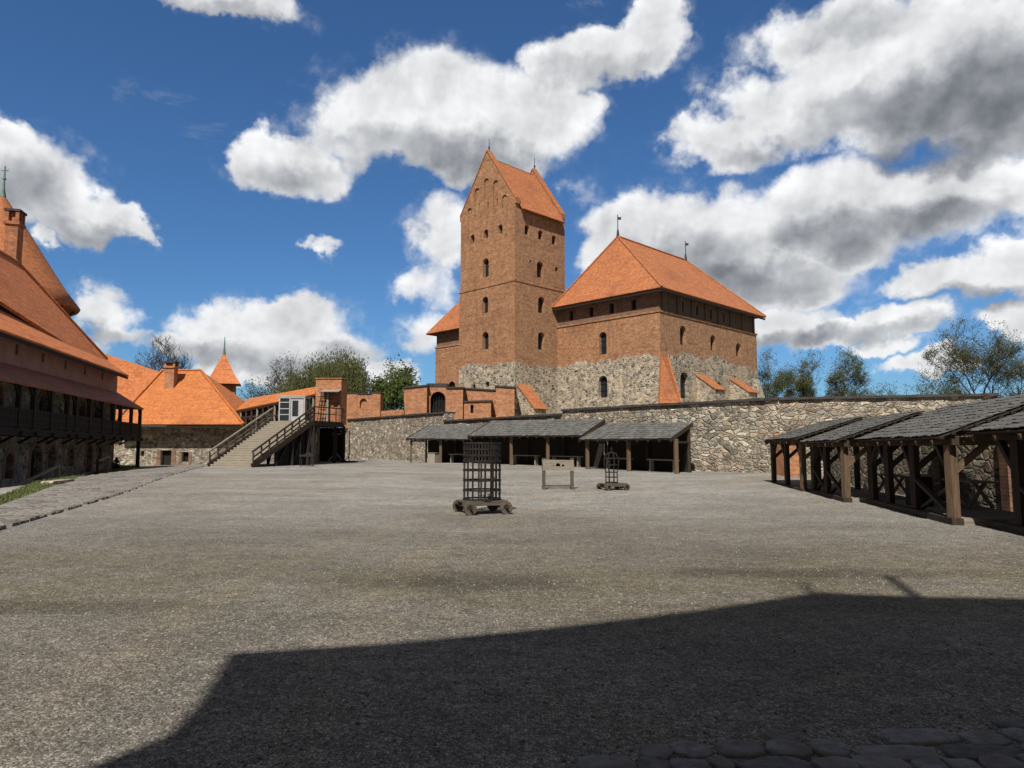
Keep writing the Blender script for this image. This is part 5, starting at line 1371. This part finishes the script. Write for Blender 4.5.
m = MB(); base_p = Vector((b.x, b.y - .1, a.z - 1)); m.tube([base_p, Vector((b.x, b.y - .1, b.z))], .07, 6); m.build('flag_pole', M['metal'], gt)
a = caster(800, 581, GYW); m = MB(); m.tube([Vector((a.x, GYW - .1, a.z - 1.2)), Vector((a.x, GYW - .1, a.z))], .04, 6); m.build('finial', M['metal'], gt)
# ------------------------------------------------------------------ trees beyond the walls
def mat_leaf(name, a, b):
    m, g = newmat(name); rnd = g('ShaderNodeNewGeometry').outputs['Random Per Island']
    n = g.noise(pos_of(g), .5, 3, .6)
    c = g.mix(rnd, a, b); c = g.mix(g.ramp(n, .35, .65, 0, .5), c, tuple(.7 * x for x in a))
    fin(g, c, .7); g.b.inputs['Subsurface Weight'].default_value = 0
    tr = g('ShaderNodeBsdfTranslucent', {0: c}); mx = g('ShaderNodeMixShader', {0: .42, 1: g.b.outputs[0], 2: tr.outputs[0]})
    out = [x for x in m.node_tree.nodes if x.type == 'OUTPUT_MATERIAL'][0]; m.node_tree.links.new(mx.outputs[0], out.inputs[0])
    return m
M['leaf_green'] = mat_leaf('spring_leaf', (.09, .13, .03), (.17, .21, .065))
M['leaf_olive'] = mat_leaf('olive_leaf', (.115, .125, .045), (.20, .20, .085))
M['leaf_pale'] = mat_leaf('opening_bud', (.12, .13, .06), (.19, .18, .095))
M['bark'] = mat_wood('grey_bark', (.06, .052, .045), (.12, .105, .09))
M['bark_dark'] = mat_wood('dark_bark', (.03, .026, .022), (.07, .06, .05))

def make_tree(label, px, ytop, Y, wpx, leaf, seed, density=1.0, lsize=.3, bark='bark', droop=0.0, levels=5, group='trees beyond the walls', fork=.3, zb=0.0, stems=1, twig=1.0, name='tree', shape=1.0):
    rr = random.Random(seed); top = atY(px, ytop, Y); base = Vector((top.x, Y, zb)); H = top.z - zb; Wd = wpx / FOC * Y / 2
    t = thing(name, label, 'tree', base, group)
    wood = MB(); tw = MB(); tips = []
    def inside(p):
        q = p - base; h = q.z / H
        if h > 1.0: return False
        lim = Wd * (math.sin(max(0, min(1, (h - .02) / 1.0)) ** .8 * math.pi) ** .55 * 1.05 + .08) * shape
        return math.hypot(q.x, q.y) < lim
    def grow(p, d, L, r, lev):
        n = 3 if lev < 3 else 2; pts = [p]; q = p; dd = d.copy()
        for i in range(n):
            dd = (dd + Vector((rr.gauss(0, .16), rr.gauss(0, .16), rr.gauss(.05, .08) - droop * (lev >= 3) * .45))).normalized(); q = q + dd * (L / n); pts.append(q)
        rs_ = [r * (1 - .55 * i / n) for i in range(n + 1)]
        (wood if lev < 3 else tw).tube(pts, rs_, 7 if lev < 2 else (4 if lev < 4 else 3), cap=False)
        if lev >= levels:
            tips.append((q, dd)); return
        if lev >= levels - 1: tips.append((q, dd))
        k = rr.choice((3, 4, 4)) if lev else rr.choice((5, 6))
        for j in range(k):
            f = rr.uniform(.35, 1.0) if lev else rr.uniform(.35, 1.0); idx = min(int(f * n), n - 1); b = pts[idx].lerp(pts[idx + 1], f * n - idx)
            a = rr.random() * 6.28; sp_r = rr.uniform(.45, .95) * (1 - .3 * (lev == 0))
            side = Vector((math.cos(a), math.sin(a), rr.uniform(-.15, .35))); nd = (dd * (1 - sp_r * .5) + side * sp_r).normalized(); nd.z += .12; nd.normalize()
            l2 = L * rr.uniform(.55, .82); 
            if not inside(b + nd * l2 * .9): l2 *= .55
            if not inside(b + nd * l2 * .5): continue
            grow(b, nd, l2, max(.012 * twig, rs_[idx] * rr.uniform(.42, .62)), lev + 1)
        if lev < levels and inside(q + dd * L * .4): grow(q, dd, L * rr.uniform(.66, .82), rs_[-1] * .9, lev + 1)
    for s in range(stems):
        a = rr.random() * 6.28; lean = Vector((math.cos(a) * .22 * (stems > 1), math.sin(a) * .22 * (stems > 1), 1)).normalized()
        grow(base - Vector((0, 0, .5)), lean, H * rr.uniform(.42, .5), H * .017 * (1 if stems == 1 else .75), 0)
    wood.build('trunk', M[bark], t)
    to = tw.build('twigs', M[bark], t)
    if leaf and density > 0:
        lf = MB()
        for q, d in tips:
            n = int(density) + (1 if rr.random() < density - int(density) else 0)
            for k in range(n):
                o = q + Vector((rr.gauss(0, .38), rr.gauss(0, .38), rr.gauss(0, .32))) * (lsize / .3); s = lsize * rr.uniform(.5, 1.2)
                if droop: o = o - Vector((0, 0, rr.random() ** 1.3 * 3.2 * droop))
                u = Vector((rr.gauss(0, 1), rr.gauss(0, 1), rr.gauss(0, 1))).normalized(); v = u.cross(Vector((rr.gauss(0, 1), rr.gauss(0, 1), rr.gauss(0, 1)))).normalized()
                if droop: u = Vector((rr.gauss(0, .2), rr.gauss(0, .2), -1)).normalized(); v = u.cross(Vector((rr.gauss(0, 1), rr.gauss(0, 1), 0))).normalized() * .5
                lf.face([o - u * s * .5, o + v * s * .32, o + u * s * .5, o - v * s * .32])
        lf.build('foliage', M[leaf], t)
    print('TREE', label[:40], len(wood.f) + len(tw.f), len(tips))
    return t
make_tree('bare grey branching tree behind the stone range ridge', 163, 336, 112, 66, None, 41, bark='bark', levels=5, twig=2.4)
make_tree('smaller bare tree right of the big bare one behind the stone range', 190, 345, 118, 34, None, 42, bark='bark', levels=4, twig=2.2)
make_tree('sparse tall dark tree left of the weeping birch, behind the covered gallery', 285, 353, 105, 40, 'leaf_olive', 43, 1.0, .26, 'bark_dark', levels=5, twig=1.8)
make_tree('low spreading thinly leaved tree beside the turret', 256, 380, 108, 46, 'leaf_olive', 44, 2.2, .28, 'bark_dark', levels=4, twig=1.8)
make_tree('big dense weeping birch behind the brick pier house', 328, 346, 100, 66, 'leaf_olive', 45, 80, .42, 'bark', droop=.9, levels=4, shape=1.35)
make_tree('rounded fresh green tree between the brick piers and the tower', 400, 366, 108, 54, 'leaf_green', 46, 30, .4, 'bark', levels=4, shape=1.2)
R_ = [(768, 348, 118, 30, 1.6, 'leaf_olive', 'thin pale tree next to the palace hall corner'), (793, 346, 122, 34, 2.2, 'leaf_pale', 'second thin tree right of the palace hall, with pale buds'),
      (818, 343, 116, 40, 2.2, 'leaf_olive', 'tallest dark tree of the row right of the palace hall'), (846, 350, 114, 40, 2.4, 'leaf_olive', 'leafy tree at the right end of the row beside the palace hall')]
for i, (px, yt, Y, w_, de, lf_, lab) in enumerate(R_): make_tree(lab, px, yt, Y, w_, lf_, 150 + i, de * (6, 6, 5, 3)[i], .21, 'bark_dark' if i > 1 else 'bark', levels=5, twig=1.7)
make_tree('small faint bare tree in the gap right of the tree row', 871, 373, 128, 22, 'leaf_pale', 60, 4, .22, 'bark', levels=4, twig=2)
for i, (px, yt, lab) in enumerate(((889, 383, 'low pale bush above the wall, left one in the gap'), (903, 380, 'low pale bush above the wall, middle one in the gap'), (919, 382, 'low pale bush above the wall, right one in the gap'))):
    make_tree(lab, px, yt, 125, 34, 'leaf_olive', 161 + i, 6, .24, 'bark', levels=4, twig=1.8, name='bush', group='bushes above the wall')
make_tree('mid height olive tree at the foot of the large right tree', 937, 366, 112, 40, 'leaf_olive', 66, 7, .22, 'bark_dark', levels=4, twig=1.6)
make_tree('large dark spreading tree above the right end of the wall', 975, 319, 100, 80, 'leaf_olive', 77, 7, .2, 'bark_dark', levels=5, twig=1.9, shape=1.25)
make_tree('slim twiggy tree just right of the large dark tree', 1003, 342, 104, 46, 'leaf_olive', 68, 5.0, .2, 'bark_dark', levels=5, twig=1.8)
make_tree('faint bare sapling at the right edge above the shed roof', 1022, 372, 110, 26, 'leaf_pale', 69, 1.0, .25, 'bark', levels=4, twig=1.8)
make_tree('low green bushy tree behind the right end of the tree row', 800, 388, 126, 34, 'leaf_pale', 70, 1.6, .3, 'bark', levels=4, twig=1.6, name='bush', group='bushes above the wall')
make_tree('low thin bush behind the thin pale tree by the palace hall', 778, 388, 128, 30, 'leaf_pale', 71, 2.5, .3, 'bark', levels=4, twig=1.6, name='bush', group='bushes above the wall')
make_tree('low thin bush behind the leafy end tree of the row', 835, 387, 126, 34, 'leaf_pale', 72, 2.5, .3, 'bark', levels=4, twig=1.6, name='bush', group='bushes above the wall')
make_tree('low bushy growth left of the large right tree', 952, 380, 118, 34, 'leaf_olive', 73, 3, .3, 'bark', levels=4, twig=1.6, name='bush', group='bushes above the wall')

# ------------------------------------------------------------------ sun, sky with clouds, camera
SKY_STR = .062; SUN_STR = 4.6
sun = bpy.data.lights.new('sun', 'SUN'); sun.energy = SUN_STR; sun.angle = R(.5); sun.color = (1, .955, .88)
so = bpy.data.objects.new('sun', sun); C.objects.link(so); so.rotation_euler = LDIR.to_track_quat('-Z', 'Y').to_euler(); so.location = (-20, -40, 60)

w = bpy.data.worlds.new('World'); scene.world = w; w.use_nodes = True; w.node_tree.nodes.clear()
g = NT(w.node_tree)
outw = g('ShaderNodeOutputWorld'); bg = g('ShaderNodeBackground', {'Strength': SKY_STR}); w.node_tree.links.new(bg.outputs[0], outw.inputs[0])
sky = g('ShaderNodeTexSky', sky_type='NISHITA'); sky.sun_disc = False; sky.sun_elevation = EL; sky.sun_rotation = math.pi + AZ
sky.air_density = 1.0; sky.dust_density = .7; sky.ozone_density = 2.0; sky.altitude = 100
D = g('ShaderNodeTexCoord').outputs['Generated']
xyz = g('ShaderNodeSeparateXYZ', {0: D}); X, Yd, Z = xyz.outputs[0], xyz.outputs[1], xyz.outputs[2]
az = g.math('ARCTAN2', X, Yd); el = g.math('ARCSINE', Z)
# domain warp so that cloud edges billow
nz = g('ShaderNodeTexNoise', {'Vector': D, 'Scale': 7, 'Detail': 5, 'Roughness': .6}).outputs[1]
nz2 = g('ShaderNodeTexNoise', {'Vector': D, 'Scale': 20, 'Detail': 6, 'Roughness': .58}).outputs[1]
base = g('ShaderNodeCombineXYZ', {0: az, 1: el}).outputs[0]
off1 = g('ShaderNodeVectorMath', {0: nz, 1: (.5, .5, .5)}, operation='SUBTRACT').outputs[0]
off2 = g('ShaderNodeVectorMath', {0: nz2, 1: (.5, .5, .5)}, operation='SUBTRACT').outputs[0]
p1 = g('ShaderNodeVectorMath', {0: off1, 1: (.15, .12, 0), 2: base}, operation='MULTIPLY_ADD').outputs[0]
UV = g('ShaderNodeVectorMath', {0: off2, 1: (.04, .035, 0), 2: p1}, operation='MULTIPLY_ADD').outputs[0]
def sky_ae(px, py):
    d = ray(px, py).normalized(); return math.atan2(d.x, d.y), math.asin(d.z)
def blob_field(blobs, k=.25):
    cur = None
    for b in blobs:
        px, py, rx, ry = b[:4]; wgt = b[4] if len(b) > 4 else 1.0
        a, e_ = sky_ae(px, py); a2, _ = sky_ae(px + rx, py); a1, _ = sky_ae(px - rx, py); _, e2 = sky_ae(px, py - ry); _, e1 = sky_ae(px, py + ry)
        sx_, sy_ = 2 / (a2 - a1), 2 / (e2 - e1)
        v = g('ShaderNodeVectorMath', {0: UV, 1: (sx_, sy_, 0), 2: (-a * sx_, -e_ * sy_, 0)}, operation='MULTIPLY_ADD').outputs[0]
        l = g('ShaderNodeVectorMath', {0: v, 1: v}, operation='DOT_PRODUCT').outputs['Value']
        f = g.math('MULTIPLY_ADD', l, -wgt, wgt)          # wgt*(1-r^2)
        cur = f if cur is None else g.math('SMOOTH_MAX', cur, f, k)
    return cur
white = [(215, 0, 90, 18), (262, 8, 36, 16), (20, 172, 62, 42), (62, 200, 62, 38), (100, 222, 48, 26), (138, 224, 20, 13), (0, 140, 40, 26), (48, 242, 14, 7, .6),
         (262, 158, 38, 30), (300, 168, 46, 28), (345, 150, 30, 24, .6), (390, 112, 76, 56), (450, 105, 100, 58), (520, 118, 70, 48), (455, 150, 110, 28), (555, 100, 45, 26), (600, 45, 60, 30), (645, 18, 38, 28), (650, 45, 30, 30, .8), (560, 62, 50, 25),
         (318, 252, 14, 6, .5), (574, 194, 26, 22, .42), (440, 238, 30, 40, .5), (432, 290, 26, 24, .55), (418, 330, 24, 22, .5), (450, 262, 20, 20, .5),
         (722, 138, 56, 34), (790, 108, 88, 50), (870, 70, 120, 70), (960, 50, 120, 82), (1010, 110, 100, 64), (905, 122, 100, 46), (800, 40, 48, 28, .7), (840, 20, 60, 30), (690, 128, 30, 14, .7),
         (655, 232, 82, 40), (720, 228, 76, 44), (705, 265, 108, 42), (800, 222, 88, 50), (870, 212, 98, 50), (960, 194, 98, 48), (1030, 188, 66, 46), (780, 285, 90, 30), (650, 268, 66, 40), (610, 262, 44, 26), (850, 250, 60, 26),
         (960, 280, 62, 24), (1010, 262, 50, 30), (1060, 270, 60, 34), (775, 322, 66, 22), (830, 335, 40, 14), (905, 326, 40, 18, .8), (885, 350, 34, 10, .7), (930, 372, 60, 14), (1000, 318, 40, 16), (1020, 330, 40, 14),
         (105, 312, 46, 26), (120, 330, 40, 18), (235, 328, 70, 32), (300, 335, 74, 38), (270, 318, 50, 20), (345, 352, 46, 26), (190, 345, 60, 16), (395, 372, 34, 16), (255, 362, 70, 20), (60, 345, 60, 16), (590, 340, 60, 20), (620, 300, 40, 24)]
grey = [(420, 155, 95, 24, .8), (500, 160, 60, 22, .8), (15, 195, 60, 26, .6), (90, 236, 60, 14, .5), (200, 352, 90, 12, .5), (320, 354, 70, 12, .45), (105, 335, 60, 12, .6),
        (930, 112, 110, 44, 1.15), (1010, 95, 90, 62, 1.2), (860, 118, 80, 28, .8), (960, 150, 90, 22, 1.1), (905, 158, 40, 20, 1.0), (760, 148, 60, 14, .6), (860, 28, 60, 18, .5),
        (745, 284, 95, 20, .8), (840, 244, 75, 20, .75), (690, 262, 60, 22, .5), (930, 222, 80, 20, .8), (980, 302, 70, 14, .9), (790, 340, 70, 10, .7), (900, 336, 60, 8, .5), (290, 178, 46, 14, .4), (215, 14, 80, 8, .4), (600, 66, 50, 14, .4)]
fw = blob_field(white, .22)
nA = g.noise(D, 10, 9, .56); nB = g.noise(D, 32, 7, .6); nC = g.noise(D, 7, 3, .5)
dens = g.math('ADD', fw, g.math('ADD', g.math('MULTIPLY_ADD', nA, 2.3, -1.05), g.math('MULTIPLY_ADD', nB, .45, -.22)))
core = g.ramp(dens, -.15, .6, 0, 1)
halo = g.math('MULTIPLY', g.ramp(g.math('ADD', fw, g.math('MULTIPLY_ADD', nA, 4.0, -2.0)), -.8, .5), g.ramp(nB, .40, .68, 0, .42))
alpha = g.math('MAXIMUM', core, halo)
# wisps of thin cloud
wisp = g.math('MULTIPLY', g.ramp(g.noise(g.mapv(D, (1, 1, 2.2)), 5.5, 9, .66, .4), .60, .82, 0, .22), g.ramp(Z, .02, .2))
fg = blob_field(grey, .3)
dsun = Vector((-.45, -.1, .75)).normalized() * .022
Ds = g('ShaderNodeVectorMath', {0: D, 1: tuple(dsun)}, operation='ADD').outputs[0]
rel = g.math('SUBTRACT', g.noise(D, 8, 4, .5), g.noise(Ds, 8, 4, .5))
Ds2 = g('ShaderNodeVectorMath', {0: D, 1: tuple(dsun * .4)}, operation='ADD').outputs[0]
rel2 = g.math('SUBTRACT', nB, g.noise(Ds2, 32, 7, .62))
relf = g.math('ADD', g.math('MULTIPLY', rel, 1.0), g.math('MULTIPLY', rel2, .2))
gsh = g.ramp(g.math('ADD', fg, g.math('ADD', g.math('MULTIPLY_ADD', nC, 1.3, -.65), g.math('MULTIPLY_ADD', nA, .25, -.12))), -.8, 1.3, 0, 1)
lit = g.math('ADD', 1.0, relf)
lit = g.math('SUBTRACT', lit, g.math('MULTIPLY', gsh, .54))
lit = g.math('SUBTRACT', lit, g.math('MULTIPLY', g.ramp(dens, .45, 1.6), .10))
lit = g.math('SMOOTH_MAX', lit, .3, .15)
edge_b = g.math('MINIMUM', lit, 1.12)
WH = .71 / SKY_STR
ccol = g.mix(g.ramp(lit, .2, .95), (.86, .93, 1.05), (.975, .99, 1.01))
cloud = g('ShaderNodeVectorMath', {0: ccol, 'Scale': g.math('MULTIPLY', g.math('POWER', edge_b, 1.35), WH)}, operation='SCALE').outputs[0]
tint = g.mix(1.0, sky.outputs[0], (.58, .96, 1.34), 'MULTIPLY')
front = g.ramp(Yd, -.15, .2, 0, 1)
al = g.math('MULTIPLY', g.math('MAXIMUM', alpha, wisp), front)
# unseen grey cloud, added overhead and behind to make the shade darker and neutral
bk = g.math('MAXIMUM', g.ramp(Yd, .12, -.1), g.ramp(Z, .62, .74))
cov = g.math('MULTIPLY', bk, g.ramp(g.noise(D, 2.4, 7, .58), .36, .50))
gcl = g('ShaderNodeVectorMath', {0: g.mix(g.noise(D, 4, 6, .55), (.095, .093, .09), (.235, .232, .225)), 'Scale': 1 / SKY_STR}, operation='SCALE').outputs[0]
col = g.mix(cov, g.mix(al, tint, cloud), gcl)
w.node_tree.links.new(col, bg.inputs[0])

cam = bpy.data.cameras.new('camera'); cam.sensor_width = 36; cam.lens = 36 * FOC / 1024; cam.clip_start = .05; cam.clip_end = 6000
co = bpy.data.objects.new('camera', cam); C.objects.link(co); co.location = (0, 0, EYE); co.rotation_euler = (math.pi / 2 + PITCH, 0, 0); scene.camera = co
vs_ = scene.view_settings; vs_.view_transform = 'Standard'; vs_.look = 'None'; vs_.exposure = .3; vs_.gamma = 1; vs_.use_curve_mapping = False
scene.render.engine = 'CYCLES'
scene.cycles.max_bounces = 5; scene.cycles.diffuse_bounces = 3; scene.cycles.glossy_bounces = 2
scene.cycles.use_denoising = True
